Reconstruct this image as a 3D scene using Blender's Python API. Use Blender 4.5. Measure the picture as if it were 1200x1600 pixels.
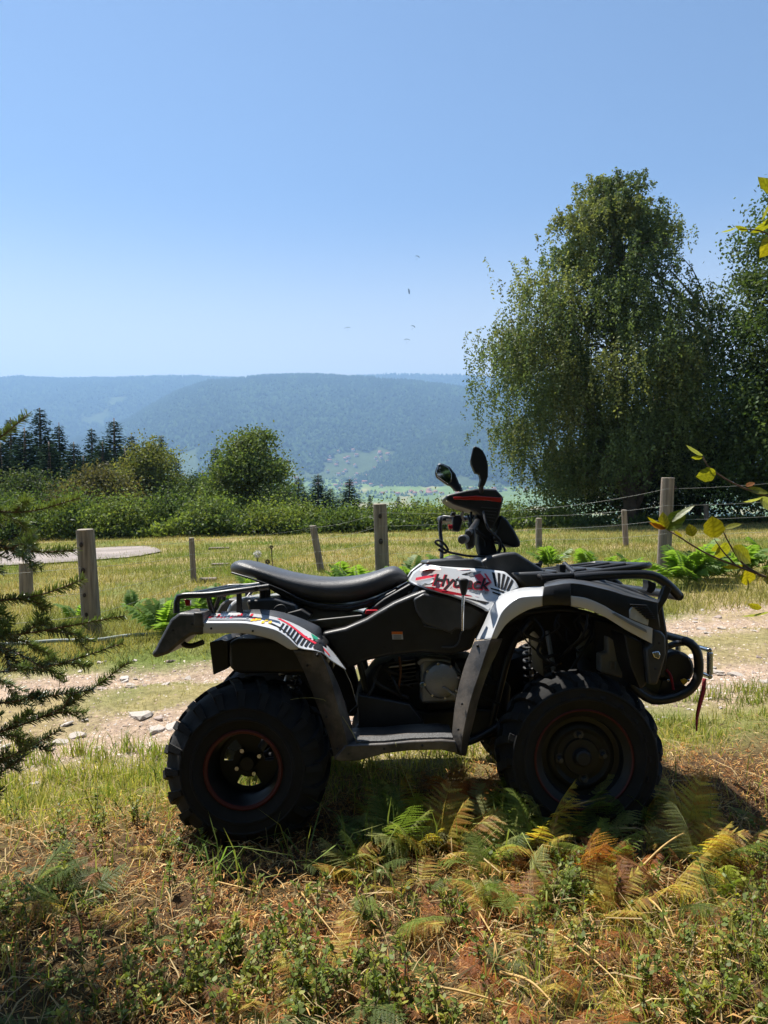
import bpy, bmesh, math, random
import numpy as np
from mathutils import Vector, Matrix

for o in list(bpy.data.objects):
    bpy.data.objects.remove(o, do_unlink=True)
sc = bpy.context.scene
COL = sc.collection
R = math.radians
rng = np.random.default_rng(7)
random.seed(7)

# ------------------------------------------------------------------ camera, sky, sun, exposure
CAM_H, PITCH, FPX = 1.30, R(3.22), 1155.0
cd = bpy.data.cameras.new('camera')
cam = bpy.data.objects.new('camera', cd)
COL.objects.link(cam)
cam.location = (0, 0, CAM_H)
cam.rotation_euler = (R(90) - PITCH, 0, 0)
cd.sensor_fit = 'VERTICAL'
cd.sensor_height = 36.0
cd.lens = 36.0 * FPX / 1600.0
cd.clip_start = 0.05
cd.clip_end = 60000
sc.camera = cam

SUN = Vector((-0.33, 0.36, 0.87)).normalized()          # direction towards the sun
SUN_EL = math.asin(SUN.z)
SUN_AZ = math.atan2(SUN.x, SUN.y)
world = bpy.data.worlds.new('World')
sc.world = world
world.use_nodes = True
wn = world.node_tree
bg = wn.nodes['Background']
sky = wn.nodes.new('ShaderNodeTexSky')
sky.sky_type = 'NISHITA'
sky.sun_disc = False
sky.sun_elevation = SUN_EL
sky.sun_rotation = SUN_AZ
sky.altitude = 700
sky.air_density = 1.0
sky.dust_density = 0.3
sky.ozone_density = 4.0
# summer dust: the air whitens evenly all round towards the horizon
wt = wn.nodes.new('ShaderNodeTexCoord'); ws = wn.nodes.new('ShaderNodeSeparateXYZ'); wm = wn.nodes.new('ShaderNodeMapRange'); wx = wn.nodes.new('ShaderNodeMix')
wn.links.new(wt.outputs['Generated'], ws.inputs[0]); wn.links.new(ws.outputs['Z'], wm.inputs['Value'])
wm.interpolation_type = 'SMOOTHERSTEP'
wm.inputs['From Min'].default_value = 0.02; wm.inputs['From Max'].default_value = 0.37; wm.inputs['To Min'].default_value = 0.85; wm.inputs['To Max'].default_value = 0.0
wx.data_type = 'RGBA'; wn.links.new(wm.outputs[0], wx.inputs['Factor']); wn.links.new(sky.outputs[0], wx.inputs[6]); wx.inputs[7].default_value = (10.2, 9.4, 7.2, 1)
wn.links.new(wx.outputs[2], bg.inputs[0])
bg.inputs[1].default_value = 0.0585
sl = bpy.data.lights.new('sun', 'SUN')
sl.energy = 5.0
sl.angle = R(0.53)
sl.color = (1.0, 0.95, 0.87)
sun = bpy.data.objects.new('sun', sl)
COL.objects.link(sun)
sun.rotation_euler = (-SUN).to_track_quat('-Z', 'Y').to_euler()
sun.location = (-10, 12, 30)
sc.view_settings.view_transform = 'Standard'
sc.view_settings.look = 'None'
sc.view_settings.gamma = 1.0
sc.view_settings.exposure = 1.10
sc.view_settings.use_curve_mapping = False
sc.render.engine = 'CYCLES'
sc.cycles.max_bounces = 6
sc.cycles.diffuse_bounces = 3
sc.cycles.glossy_bounces = 3
sc.cycles.transmission_bounces = 4
sc.cycles.transparent_max_bounces = 4
sc.cycles.volume_bounces = 0
sc.cycles.caustics_reflective = False
sc.cycles.caustics_refractive = False
sc.cycles.use_denoising = True

# ------------------------------------------------------------------ helpers
def at(px, py, Y):
    """photo pixel (1200x1600) -> world point on the vertical plane y = Y"""
    u, v = (px - 600) / FPX, (800 - py) / FPX
    dy = math.cos(PITCH) + v * math.sin(PITCH)
    dz = -math.sin(PITCH) + v * math.cos(PITCH)
    return Vector((u * Y / dy, Y, CAM_H + Y * dz / dy))

def tag(o, label=None, cat=None, group=None, kind=None):
    if label: o['label'] = label
    if cat: o['category'] = cat
    if group: o['group'] = group
    if kind: o['kind'] = kind
    return o

def empty(name, loc, label=None, cat=None, group=None):
    o = bpy.data.objects.new(name, None)
    COL.objects.link(o)
    o.location = loc
    o.empty_display_size = 0.1
    return tag(o, label, cat, group)

def link(name, me, parent=None):
    o = bpy.data.objects.new(name, me)
    COL.objects.link(o)
    if parent is not None: o.parent = parent
    return o

def _hash(i, j, s):
    h = (i * 374761393 + j * 668265263 + s * 1442695041) & 0xFFFFFFFF
    h = ((h ^ (h >> 13)) * 1274126177) & 0xFFFFFFFF
    return ((h ^ (h >> 16)) & 0xFFFF) / 65535.0

def vn(x, y, s=0):
    x = np.asarray(x, float); y = np.asarray(y, float)
    i = np.floor(x).astype(np.int64); j = np.floor(y).astype(np.int64)
    f = x - i; g = y - j
    f = f * f * (3 - 2 * f); g = g * g * (3 - 2 * g)
    a = _hash(i, j, s); b = _hash(i + 1, j, s); c = _hash(i, j + 1, s); d = _hash(i + 1, j + 1, s)
    return (a * (1 - f) + b * f) * (1 - g) + (c * (1 - f) + d * f) * g

def fbm(x, y, s=0, o=4):
    t = 0; a = 0.5; n = 0
    for k in range(o):
        t = t + a * vn(x * 2 ** k, y * 2 ** k, s + k); n += a; a *= 0.5
    return t / n

def sstep(a, b, x):
    t = np.clip((np.asarray(x, float) - a) / (b - a), 0, 1)
    return t * t * (3 - 2 * t)

class Geo:
    """collects vertices, faces and colours; build() links ONE mesh object"""
    def __init__(s): s.V = []; s.F = []; s.C = []; s.n = 0
    def add(s, V, F, col=None):
        V = np.asarray(V, float).reshape(-1, 3)
        for f in (F if isinstance(F, list) else [F]):
            f = np.asarray(f, np.int64)
            if len(f): s.F.append(f + s.n)
        s.V.append(V)
        c = np.ones((len(V), 3)) * (np.asarray(col, float) if col is not None else 1.0)
        s.C.append(c)
        s.n += len(V)
        return s
    def mesh(s, name, mat, smooth=False, color=True):
        me = bpy.data.meshes.new(name)
        V = np.concatenate(s.V); C = np.concatenate(s.C)
        me.vertices.add(len(V)); me.vertices.foreach_set('co', V.astype(np.float32).ravel())
        tot = sum(f.size for f in s.F); npoly = sum(len(f) for f in s.F)
        me.loops.add(tot); me.polygons.add(npoly)
        me.loops.foreach_set('vertex_index', np.concatenate([f.ravel() for f in s.F]).astype(np.int32))
        st = []; k = 0
        for f in s.F:
            st.append(k + np.arange(len(f)) * f.shape[1]); k += f.size
        me.polygons.foreach_set('loop_start', np.concatenate(st).astype(np.int32))
        me.update(calc_edges=True)
        if color:
            at_ = me.color_attributes.new('col', 'FLOAT_COLOR', 'POINT')
            at_.data.foreach_set('color', np.concatenate([C, np.ones((len(C), 1))], 1).astype(np.float32).ravel())
        if smooth:
            me.polygons.foreach_set('use_smooth', np.ones(npoly, bool))
        if mat is not None: me.materials.append(mat)
        return me
    def build(s, name, mat, parent=None, smooth=False, color=True):
        return link(name, s.mesh(name, mat, smooth, color), parent)

def tube_geo(path, rad, n=8, caps=True):
    P = np.asarray(path, float).reshape(-1, 3); k = len(P)
    rad = np.ones(k) * rad if np.isscalar(rad) else np.asarray(rad, float)
    T = np.gradient(P, axis=0); T /= np.linalg.norm(T, axis=1, keepdims=True) + 1e-9
    ref = np.array([0, 0, 1.0]) if abs(T[0][2]) < 0.9 else np.array([1.0, 0, 0])
    V = np.zeros((k, n, 3)); a = np.arange(n) * 2 * math.pi / n
    u = np.cross(T[0], ref); u /= np.linalg.norm(u)
    for i in range(k):
        u = u - T[i] * np.dot(u, T[i]); u /= np.linalg.norm(u) + 1e-9
        w = np.cross(T[i], u)
        V[i] = P[i] + rad[i] * (np.cos(a)[:, None] * u + np.sin(a)[:, None] * w)
    V = V.reshape(-1, 3)
    F = []
    for i in range(k - 1):
        for j in range(n):
            j2 = (j + 1) % n
            F.append((i * n + j, i * n + j2, (i + 1) * n + j2, (i + 1) * n + j))
    F = [np.array(F)]
    if caps:
        F.append(np.array([list(range(n))[::-1], [(k - 1) * n + j for j in range(n)]]))
    return V, F

def curve_pts(pts, n=24):
    """Catmull-Rom through pts, n samples evenly spaced by arc length"""
    P = np.asarray([tuple(p) for p in pts], float)
    if len(P) == 2:
        t = np.linspace(0, 1, n)[:, None]; return P[0] * (1 - t) + P[1] * t
    Q = np.vstack([2 * P[0] - P[1], P, 2 * P[-1] - P[-2]]); out = []
    for i in range(1, len(Q) - 2):
        p0, p1, p2, p3 = Q[i - 1:i + 3]
        for t in np.linspace(0, 1, 10, endpoint=False):
            out.append(0.5 * ((2 * p1) + (-p0 + p2) * t + (2 * p0 - 5 * p1 + 4 * p2 - p3) * t * t + (-p0 + 3 * p1 - 3 * p2 + p3) * t ** 3))
    out.append(P[-1]); out = np.array(out)
    d = np.r_[0, np.cumsum(np.linalg.norm(np.diff(out, axis=0), axis=1))]
    t = np.linspace(0, d[-1], n)
    return np.stack([np.interp(t, d, out[:, k]) for k in range(out.shape[1])], 1)

# ------------------------------------------------------------------ materials
def mat_new(name):
    m = bpy.data.materials.new(name); m.use_nodes = True
    nt = m.node_tree
    return m, nt, nt.nodes['Principled BSDF']

def mat_plain(name, col, rough=0.5, metal=0.0, var=0.12, scale=8.0, bump=0.0, bscale=60.0, spec=0.5, coat=0.0, dirt=None, dirt_amt=0.0):
    m, nt, b = mat_new(name)
    b.inputs['Roughness'].default_value = rough
    b.inputs['Metallic'].default_value = metal
    b.inputs['Specular IOR Level'].default_value = spec
    b.inputs['Coat Weight'].default_value = coat
    b.inputs['Coat Roughness'].default_value = 0.08
    tc = nt.nodes.new('ShaderNodeTexCoord')
    nz = nt.nodes.new('ShaderNodeTexNoise'); nz.inputs['Scale'].default_value = scale; nz.inputs['Detail'].default_value = 6
    nt.links.new(tc.outputs['Object'], nz.inputs['Vector'])
    rp = nt.nodes.new('ShaderNodeValToRGB')
    c = np.array(col)
    rp.color_ramp.elements[0].position = 0.3; rp.color_ramp.elements[1].position = 0.7
    rp.color_ramp.elements[0].color = (*np.clip(c * (1 - var), 0, 1), 1)
    rp.color_ramp.elements[1].color = (*np.clip(c * (1 + var), 0, 1), 1)
    nt.links.new(nz.outputs['Fac'], rp.inputs['Fac'])
    src = rp.outputs['Color']
    if dirt is not None:
        n2 = nt.nodes.new('ShaderNodeTexNoise'); n2.inputs['Scale'].default_value = 5; n2.inputs['Detail'].default_value = 8; n2.inputs['Roughness'].default_value = 0.7
        nt.links.new(tc.outputs['Object'], n2.inputs['Vector'])
        r2 = nt.nodes.new('ShaderNodeValToRGB'); r2.color_ramp.elements[0].position = 0.45; r2.color_ramp.elements[1].position = 0.75
        r2.color_ramp.elements[1].color = (dirt_amt,) * 3 + (1,)
        nt.links.new(n2.outputs['Fac'], r2.inputs['Fac'])
        mx = nt.nodes.new('ShaderNodeMix'); mx.data_type = 'RGBA'
        nt.links.new(r2.outputs['Color'], mx.inputs['Factor']); nt.links.new(src, mx.inputs[6]); mx.inputs[7].default_value = (*dirt, 1)
        src = mx.outputs[2]
    nt.links.new(src, b.inputs['Base Color'])
    if bump > 0:
        n3 = nt.nodes.new('ShaderNodeTexNoise'); n3.inputs['Scale'].default_value = bscale; n3.inputs['Detail'].default_value = 4
        nt.links.new(tc.outputs['Object'], n3.inputs['Vector'])
        bp = nt.nodes.new('ShaderNodeBump'); bp.inputs['Strength'].default_value = bump; bp.inputs['Distance'].default_value = 0.01
        nt.links.new(n3.outputs['Fac'], bp.inputs['Height']); nt.links.new(bp.outputs['Normal'], b.inputs['Normal'])
    return m

def mat_leaf(name, trans=0.45, rough=0.5, spec=0.3, tmul=(1.25, 1.25, 0.6), gloss=True):
    """leaf: reads the per-leaf colour attribute; light passes through"""
    m = bpy.data.materials.new(name); m.use_nodes = True
    nt = m.node_tree; nt.nodes.clear()
    out = nt.nodes.new('ShaderNodeOutputMaterial')
    a = nt.nodes.new('ShaderNodeAttribute'); a.attribute_name = 'col'
    if gloss:
        d = nt.nodes.new('ShaderNodeBsdfPrincipled'); d.inputs['Roughness'].default_value = rough; d.inputs['Specular IOR Level'].default_value = spec
        nt.links.new(a.outputs['Color'], d.inputs['Base Color'])
    else:
        d = nt.nodes.new('ShaderNodeBsdfDiffuse'); nt.links.new(a.outputs['Color'], d.inputs['Color'])
    t = nt.nodes.new('ShaderNodeBsdfTranslucent')
    mu = nt.nodes.new('ShaderNodeMix'); mu.data_type = 'RGBA'; mu.blend_type = 'MULTIPLY'; mu.inputs['Factor'].default_value = 1
    nt.links.new(a.outputs['Color'], mu.inputs[6]); mu.inputs[7].default_value = (*[min(v, 4) for v in tmul], 1)
    nt.links.new(mu.outputs[2], t.inputs['Color'])
    mx = nt.nodes.new('ShaderNodeMixShader'); mx.inputs[0].default_value = trans
    nt.links.new(d.outputs[0], mx.inputs[1]); nt.links.new(t.outputs[0], mx.inputs[2])
    nt.links.new(mx.outputs[0], out.inputs['Surface'])
    return m

def mat_attr(name, rough=0.9, spec=0.2, nscale=0, namt=0.3, bump=0.0):
    m, nt, b = mat_new(name)
    b.inputs['Roughness'].default_value = rough; b.inputs['Specular IOR Level'].default_value = spec
    a = nt.nodes.new('ShaderNodeAttribute'); a.attribute_name = 'col'
    src = a.outputs['Color']
    if nscale:
        tc = nt.nodes.new('ShaderNodeTexCoord')
        nz = nt.nodes.new('ShaderNodeTexNoise'); nz.inputs['Scale'].default_value = nscale; nz.inputs['Detail'].default_value = 8; nz.inputs['Roughness'].default_value = 0.7
        nt.links.new(tc.outputs['Object'], nz.inputs['Vector'])
        rp = nt.nodes.new('ShaderNodeValToRGB'); rp.color_ramp.elements[0].position = 0.3; rp.color_ramp.elements[1].position = 0.7
        rp.color_ramp.elements[0].color = (1 - namt,) * 3 + (1,); rp.color_ramp.elements[1].color = (1 + namt,) * 3 + (1,)
        nt.links.new(nz.outputs['Fac'], rp.inputs['Fac'])
        mu = nt.nodes.new('ShaderNodeMix'); mu.data_type = 'RGBA'; mu.blend_type = 'MULTIPLY'; mu.inputs['Factor'].default_value = 1
        nt.links.new(src, mu.inputs[6]); nt.links.new(rp.outputs['Color'], mu.inputs[7]); src = mu.outputs[2]
        if bump:
            bp = nt.nodes.new('ShaderNodeBump'); bp.inputs['Strength'].default_value = bump; bp.inputs['Distance'].default_value = 0.03
            nt.links.new(nz.outputs['Fac'], bp.inputs['Height']); nt.links.new(bp.outputs['Normal'], b.inputs['Normal'])
    nt.links.new(src, b.inputs['Base Color'])
    return m

M = {}
M['leaf'] = mat_leaf('leaf')
M['fern'] = mat_leaf('fern_leaf', 0.5, tmul=(1.5, 1.6, 0.6))
M['grass'] = mat_leaf('grass_blade', 0.4, tmul=(1.3, 1.3, 0.6), gloss=False)
M['dry'] = mat_leaf('dry_litter', 0.3, tmul=(1.3, 1.1, 0.8), gloss=False)
M['needle'] = mat_leaf('fir_needle', 0.12, 0.3, 0.55, gloss=True)
M['treeleaf'] = mat_leaf('tree_leaf', 0.38, 0.6, 0.15, tmul=(1.3, 1.3, 0.6))
M['conifer'] = mat_leaf('conifer_foliage', 0.1, gloss=False)
M['bark'] = mat_plain('bark', (0.09, 0.07, 0.055), 0.9, var=0.4, scale=6, bump=0.6, bscale=15)
M['twig'] = mat_plain('twig_bark', (0.16, 0.10, 0.07), 0.7, var=0.3, scale=30)
M['ground'] = mat_attr('ground_soil', 0.95, 0.1, 22, 0.45, 0.8)
M['terrain'] = mat_attr('far_terrain', 1.0, 0.0, 0.02, 0.25)
M['forest'] = mat_attr('far_forest', 1.0, 0.0)
M['stone'] = mat_attr('stone', 0.85, 0.2, 5, 0.25, 0.15)

# ------------------------------------------------------------------ ground
def gz(x, y):
    x = np.asarray(x, float); y = np.asarray(y, float)
    z = np.interp(y, [-20, 1.2, 2.4, 3.7, 5, 6.8, 10, 15, 20, 25, 27, 30, 34], [0.06, 0.05, 0.0, -0.09, -0.11, -0.13, -0.18, -0.42, -0.60, -0.72, -0.90, -2.0, -4.0])
    z = z + 0.035 * np.clip(x, -12, 12) * (1 - 0.3 * sstep(12, 24, y))
    rut = track_d(x, y)
    z = z + 0.05 * (fbm(x * 1.3, y * 1.3, 3) - 0.5) + 0.03 * (fbm(x * 5, y * 5, 9) - 0.5)
    z = z - 0.05 * (np.exp(-((rut - 0.62) / 0.22) ** 2) + np.exp(-((rut + 0.62) / 0.22) ** 2)) * 0.8
    return z

def track_d(x, y):
    """signed distance across the stony track (0 on its centre line)"""
    return (np.asarray(y, float) - 0.24 * np.asarray(x, float) - 4.95) * 0.97

def masks(x, y):
    d = track_d(x, y)
    n = fbm(x * 0.9, y * 0.9, 21); n2 = fbm(x * 2.7, y * 2.7, 31)
    track = sstep(1.45, 0.85, np.abs(d) + (n - 0.5) * 1.0)
    mid = sstep(0.5, 0.15, np.abs(d - 0.1) + (n2 - 0.5) * 0.6) * 0.85      # thin grass down the middle of the track
    track = track * (1 - mid) * (.45 + .55 * sstep(.40, .54, .6 * n2 + .4 * fbm(x * 7, y * 7, 91) + .22 * sstep(.25, .0, np.abs(np.abs(d) - .7))))
    meadow = sstep(0.9, 1.5, d)
    green = np.clip(0.5 + (n - 0.5) * 2.2 + (n2 - 0.5) * 1.0, 0, 1)
    fore = sstep(-1.5, -2.0, d)
    return track, meadow, green, fore

def lines(spec):
    out = []
    for a, b, st in spec: out.append(np.arange(a, b, st))
    return np.concatenate(out)
gx = lines([(-34, -8, 1.0), (-8, -3, 0.25), (-3, 3.6, 0.05), (3.6, 9, 0.25), (9, 36, 1.0)])
gy = lines([(-14, 0, 1.0), (0, 1.4, 0.2), (1.4, 7, 0.05), (7, 12, 0.15), (12, 35, 0.5)])
GX, GY = np.meshgrid(gx, gy)
tr, me_, gr, fo = masks(GX, GY)
C_track = np.array([0.38, 0.28, 0.20]); C_dry = np.array([0.30, 0.235, 0.11]); C_green = np.array([0.13, 0.16, 0.04]); C_soil = np.array([0.085, 0.050, 0.028])
colr = C_dry * (1 - gr[..., None]) + C_green * gr[..., None]
fc = C_soil * (1.0 + 0.5 * (fbm(GX * 4, GY * 4, 77)[..., None] - 0.5))
fg = np.clip(gr * 0.5, 0, 1)[..., None]
colr = colr * (1 - fo[..., None]) + (fc * (1 - fg) + C_green * 0.7 * fg) * fo[..., None]
tn = fbm(GX * 3, GY * 3, 55)[..., None]
ct = C_track * (0.8 + 0.45 * tn)
colr = colr * (1 - tr[..., None]) + ct * tr[..., None]
g = Geo()
nx, ny = len(gx), len(gy)
ii, jj = np.meshgrid(np.arange(nx - 1), np.arange(ny - 1))
F = np.stack([jj * nx + ii, jj * nx + ii + 1, (jj + 1) * nx + ii + 1, (jj + 1) * nx + ii], -1).reshape(-1, 4)
g.add(np.stack([GX, GY, gz(GX, GY)], -1).reshape(-1, 3), F, colr.reshape(-1, 3))
tag(g.build('ground', M['ground'], smooth=True), kind='structure')

# grey tarmac turning place beyond the fence, left
M['tarmac'] = mat_plain('tarmac', (0.24, 0.20, 0.175), 0.9, var=0.3, scale=1.2, bump=0.4, bscale=80)
road_px = [(-260, 888, 14.6), (60, 879, 15.4), (130, 873, 15.8), (205, 866, 16.4), (240, 860, 17.4), (252, 857, 18.0), (215, 852, 20.0), (60, 855, 19.5), (-260, 865, 18.5)]
rp_ = []
for (a, b, Y) in road_px:
    p = at(a, b, Y); rp_.append((p.x, p.y))
def poly_sheet(name, poly, mat, dz, step):
    P = np.array(poly); bm = bmesh.new()
    from mathutils.geometry import tessellate_polygon
    c = curve_pts([(x, y) for x, y in poly] + [poly[0]], 60)[:-1]
    bm.faces.new([bm.verts.new((x, y, 0)) for x, y in c])
    for ax, lo, hi in ((0, c[:, 0].min(), c[:, 0].max()), (1, c[:, 1].min(), c[:, 1].max())):
        for t in np.arange(lo + step, hi, step):
            co = (t, 0, 0) if ax == 0 else (0, t, 0); no = (1, 0, 0) if ax == 0 else (0, 1, 0)
            bmesh.ops.bisect_plane(bm, geom=bm.verts[:] + bm.edges[:] + bm.faces[:], plane_co=co, plane_no=no)
    for v in bm.verts: v.co.z = float(gz(v.co.x, v.co.y)) + dz
    me = bpy.data.meshes.new(name); bm.to_mesh(me); bm.free(); me.materials.append(mat)
    return link(name, me)
tag(poly_sheet('road', rp_, M['tarmac'], 0.03, 0.5), kind='structure')

# ------------------------------------------------------------------ far valley and hills
def az_x(px): return (px - 600) / FPX                       # tan of azimuth for a photo column
def z_from_py(py, D):
    v = (np.asarray(800 - np.asarray(py, float))) / FPX
    return CAM_H + D * np.tan(np.arctan(v) - PITCH)

def sheet(name, cols, Dfun, zfun, colfun, nD=60, smooth=True):
    U = np.array([az_x(c) for c in cols]); Tt = np.linspace(0, 1, nD)
    UU, TT = np.meshgrid(U, Tt); PX = UU * FPX + 600
    D = Dfun(PX, TT); X = UU * D; Y = D
    Z = zfun(PX, TT, D, X, Y)
    n = len(U)
    ii, jj = np.meshgrid(np.arange(n - 1), np.arange(nD - 1))
    F = np.stack([jj * n + ii, jj * n + ii + 1, (jj + 1) * n + ii + 1, (jj + 1) * n + ii], -1).reshape(-1, 4)
    C = colfun(PX, TT, X, Y)
    o = Geo().add(np.stack([X, Y, Z], -1).reshape(-1, 3), F, C.reshape(-1, 3)).build(name, M['terrain'], smooth=smooth)
    return tag(o, kind='structure')

cols = np.linspace(-900, 2100, 240)
C_for = np.array([0.030, 0.055, 0.022]); C_field = np.array([0.14, 0.20, 0.06]); C_hay = np.array([0.30, 0.27, 0.12])
def field_col(X, Y):
    a = vn(X / 130 + 0.3 * Y / 200, Y / 75, 5)[..., None]; b = vn(X / 60, Y / 120, 8)[..., None]
    c = C_field * (0.75 + 0.6 * a)
    return np.where(b > 0.72, C_hay, c)
FL_D = [26, 34, 60, 120, 300, 700, 1200, 1700, 2100, 2500, 2800, 3000]
FL_Z = [-1.3, -4.5, -15, -32, -60, -92, -106, -110, -98.6, -70, -30, -10]
def floor_z(X, D): return np.interp(D, FL_D, FL_Z)
sheet('valley', cols, lambda P, T: 26 * (3000 / 26) ** T, lambda P, T, D, X, Y: floor_z(X, D) + 6 * (fbm(X / 300, Y / 300, 4) - 0.5) * sstep(100, 900, D),
      lambda P, T, X, Y: np.where((Y < 900)[..., None], C_for * 1.3, field_col(X, Y)), 110)

def low_clear(P, T): return .16 * sstep(.2, .05, T) + .22 * sstep(.2, .08, T) * sstep(360, 440, P) * sstep(680, 600, P)
def hill(name, sky_x, sky_y, D0, D1, z0, seed, amp, clear):
    def zf(P, T, D, X, Y):
        zr = z_from_py(np.interp(P, sky_x, sky_y) + 5, D1)
        zb = z0 if np.isscalar(z0) else np.interp(P, z0[0], z0[1])
        t = np.clip(T / 0.8, 0, 1); g_ = np.sin(t * math.pi / 2) ** 1.15
        z = zb + (zr - zb) * g_
        z = np.where(T > 0.8, zr - (T - 0.8) * 5 * 260, z)
        gul = fbm(X / 420 + 0.25 * Y / 420, Y / 900, seed)
        return z + amp * (gul - 0.5) * np.sin(np.clip(T / 0.8, 0, 1) * math.pi) * 2
    def df(P, T): return np.where(T <= 0.8, D0 + (D1 - D0) * T / 0.8, D1 + (T - 0.8) / 0.2 * 500)
    def cf(P, T, X, Y):
        m = (fbm(X / 260, Y / 520, seed + 40) > clear - low_clear(P, T) * (D0 < 3000))[..., None]
        return np.where(m, np.array([0.095, 0.125, 0.05]), C_for)
    sheet(name, cols, df, zf, cf, 70)
    return zf, df
H1 = hill('hills', [-900, -200, 0, 100, 200, 280, 330, 400, 500, 600, 700, 800, 900, 1000, 1500, 2100],
          [745, 740, 722, 690, 655, 612, 596, 589, 586, 590, 602, 620, 640, 650, 690, 700], 2780, 4300, -34, 12, 45, 0.70)
H2 = hill('hills', [-900, -200, 0, 150, 300, 380, 470, 600, 900, 2100], [604, 597, 593, 590, 588, 590, 596, 612, 650, 700], 3900, 5600, 20, 33, 55, 0.755)
H3 = hill('hills', [-900, 300, 450, 520, 560, 620, 720, 800, 1000, 1500, 2100], [640, 612, 598, 590, 587, 585, 586, 589, 592, 600, 610], 5000, 6500, 120, 51, 30, 0.75)
H4 = hill('hills', [-900, 420, 520, 590, 640, 700, 760, 850, 1000, 1400, 2100], [790, 780, 752, 718, 694, 669, 654, 643, 640, 655, 690], 2600, 3100, -66, 71, 22, 0.85)

def blob_field(g, X, Y, Z, h, w, C):
    n = len(X); k = 5
    a = rng.uniform(0, 6.28, n)[:, None] + np.arange(k) * 2 * math.pi / k
    rr = w[:, None] * rng.uniform(0.7, 1.3, (n, k))
    ring = np.stack([X[:, None] + rr * np.cos(a), Y[:, None] + rr * np.sin(a), Z[:, None] + h[:, None] * rng.uniform(0.0, 0.35, (n, k))], -1)
    top = np.stack([X, Y, Z + h], -1)[:, None]
    V = np.concatenate([ring, top], 1).reshape(-1, 3)
    b = (np.arange(n) * (k + 1))[:, None, None]
    F = (b + np.array([[j, (j + 1) % k, k] for j in range(k)])[None]).reshape(-1, 3)
    g.add(V, F, np.repeat(C, k + 1, 0))

g = Geo()
def forest_on(hf, n, D0, D1, seed, clear, hh, tmax=0.86, p0=-320, p1=1320):
    zf, df = hf
    P = rng.uniform(p0, p1, n); T = rng.uniform(0, 1, n) ** 0.85 * tmax
    D = df(P, T); X = (P - 600) / FPX * D; Y = D
    ok = fbm(X / 260, Y / 520, seed + 40) <= clear + 0.02 - low_clear(P, T) * (D0 < 3000)
    P, T, D, X, Y = P[ok], T[ok], D[ok], X[ok], Y[ok]
    Z = zf(P, T, D, X, Y)
    m = len(X); con = rng.random(m) < (0.35 + 0.5 * fbm(X / 350, Y / 350, seed + 3))
    h = np.where(con, rng.uniform(17, 27, m), rng.uniform(10, 18, m)) * hh; w = np.where(con, rng.uniform(6, 9, m), rng.uniform(9, 14, m)) * hh
    C = np.where(con[:, None], np.array([0.024, 0.042, 0.024]), np.array([0.048, 0.078, 0.030])) * rng.uniform(0.9, 1.1, (m, 1)) * (.65 + .7 * fbm(X / 120, Y / 240, seed + 9))[:, None]
    blob_field(g, X, Y, Z - 2, h, w, C)
forest_on(H1, 52000, 2780, 4300, 12, 0.70, 1.0)
forest_on(H2, 30000, 3900, 5600, 33, 0.755, 1.25, p1=700)
forest_on(H3, 9000, 5000, 6500, 51, 0.75, 1.4, p0=400)
forest_on(H4, 16000, 2600, 3100, 71, 0.85, 0.85, p0=480)
# woods, hedgerows and garden trees on the valley floor
n = 9000
D = rng.uniform(1300, 2950, n); P = rng.uniform(-300, 1300, n); X = (P - 600) / FPX * D
dens = fbm(X / 170, D / 170, 90); ok = dens > np.interp(D, [1300, 2000, 2300, 2600, 2950], [0.60, 0.62, 0.60, 0.50, 0.38]); X, D = X[ok], D[ok]; m = len(X)
blob_field(g, X, D, floor_z(X, D) - 1, rng.uniform(6, 14, m), rng.uniform(4, 9, m), np.array([0.045, 0.075, 0.028]) * rng.uniform(0.6, 1.4, (m, 1)))
tag(g.build('far_forest', M['forest']), 'hazy blue green forest covering the far hills across the valley', 'forest', kind='stuff')

# village houses on the valley floor
M['wall'] = mat_plain('house_render', (0.72, 0.68, 0.60), 0.9, var=0.06)
M['roof'] = mat_plain('house_roof', (0.30, 0.13, 0.08), 0.9, var=0.2)
def house(X, Y, w, l, h, rot, z=None):
    z = float(floor_z(X, Y)) - 1 if z is None else z
    root = empty('house', (X, Y, z), 'tiny pale house with tiled roof in the far valley village', 'house', 'houses of the valley village')
    root.rotation_euler = (0, 0, rot)
    a, b = w / 2, l / 2
    V = [(-a, -b, 0), (a, -b, 0), (a, b, 0), (-a, b, 0), (-a, -b, h), (a, -b, h), (a, b, h), (-a, b, h), (0, -b, h + w * .4), (0, b, h + w * .4)]
    Geo().add(V, [np.array([(0, 1, 5, 4), (1, 2, 6, 5), (2, 3, 7, 6), (3, 0, 4, 7)]), np.array([(4, 5, 8), (6, 7, 9)])]).build('wall', M['wall'], root)
    e = .6; V = [(-a - e, -b - e, h - .4), (0, -b - e, h + w * .4 + .15), (a + e, -b - e, h - .4), (-a - e, b + e, h - .4), (0, b + e, h + w * .4 + .15), (a + e, b + e, h - .4)]
    V += [(x, y, zz + .5) for x, y, zz in V]
    Geo().add(V, [np.array([(0, 1, 4, 3), (1, 2, 5, 4), (6, 9, 10, 7), (7, 10, 11, 8), (0, 6, 7, 1), (1, 7, 8, 2), (3, 4, 10, 9), (4, 5, 11, 10), (0, 3, 9, 6), (2, 8, 11, 5)])]).build('roof', M['roof'], root)
vr = random.Random(3)
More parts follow.
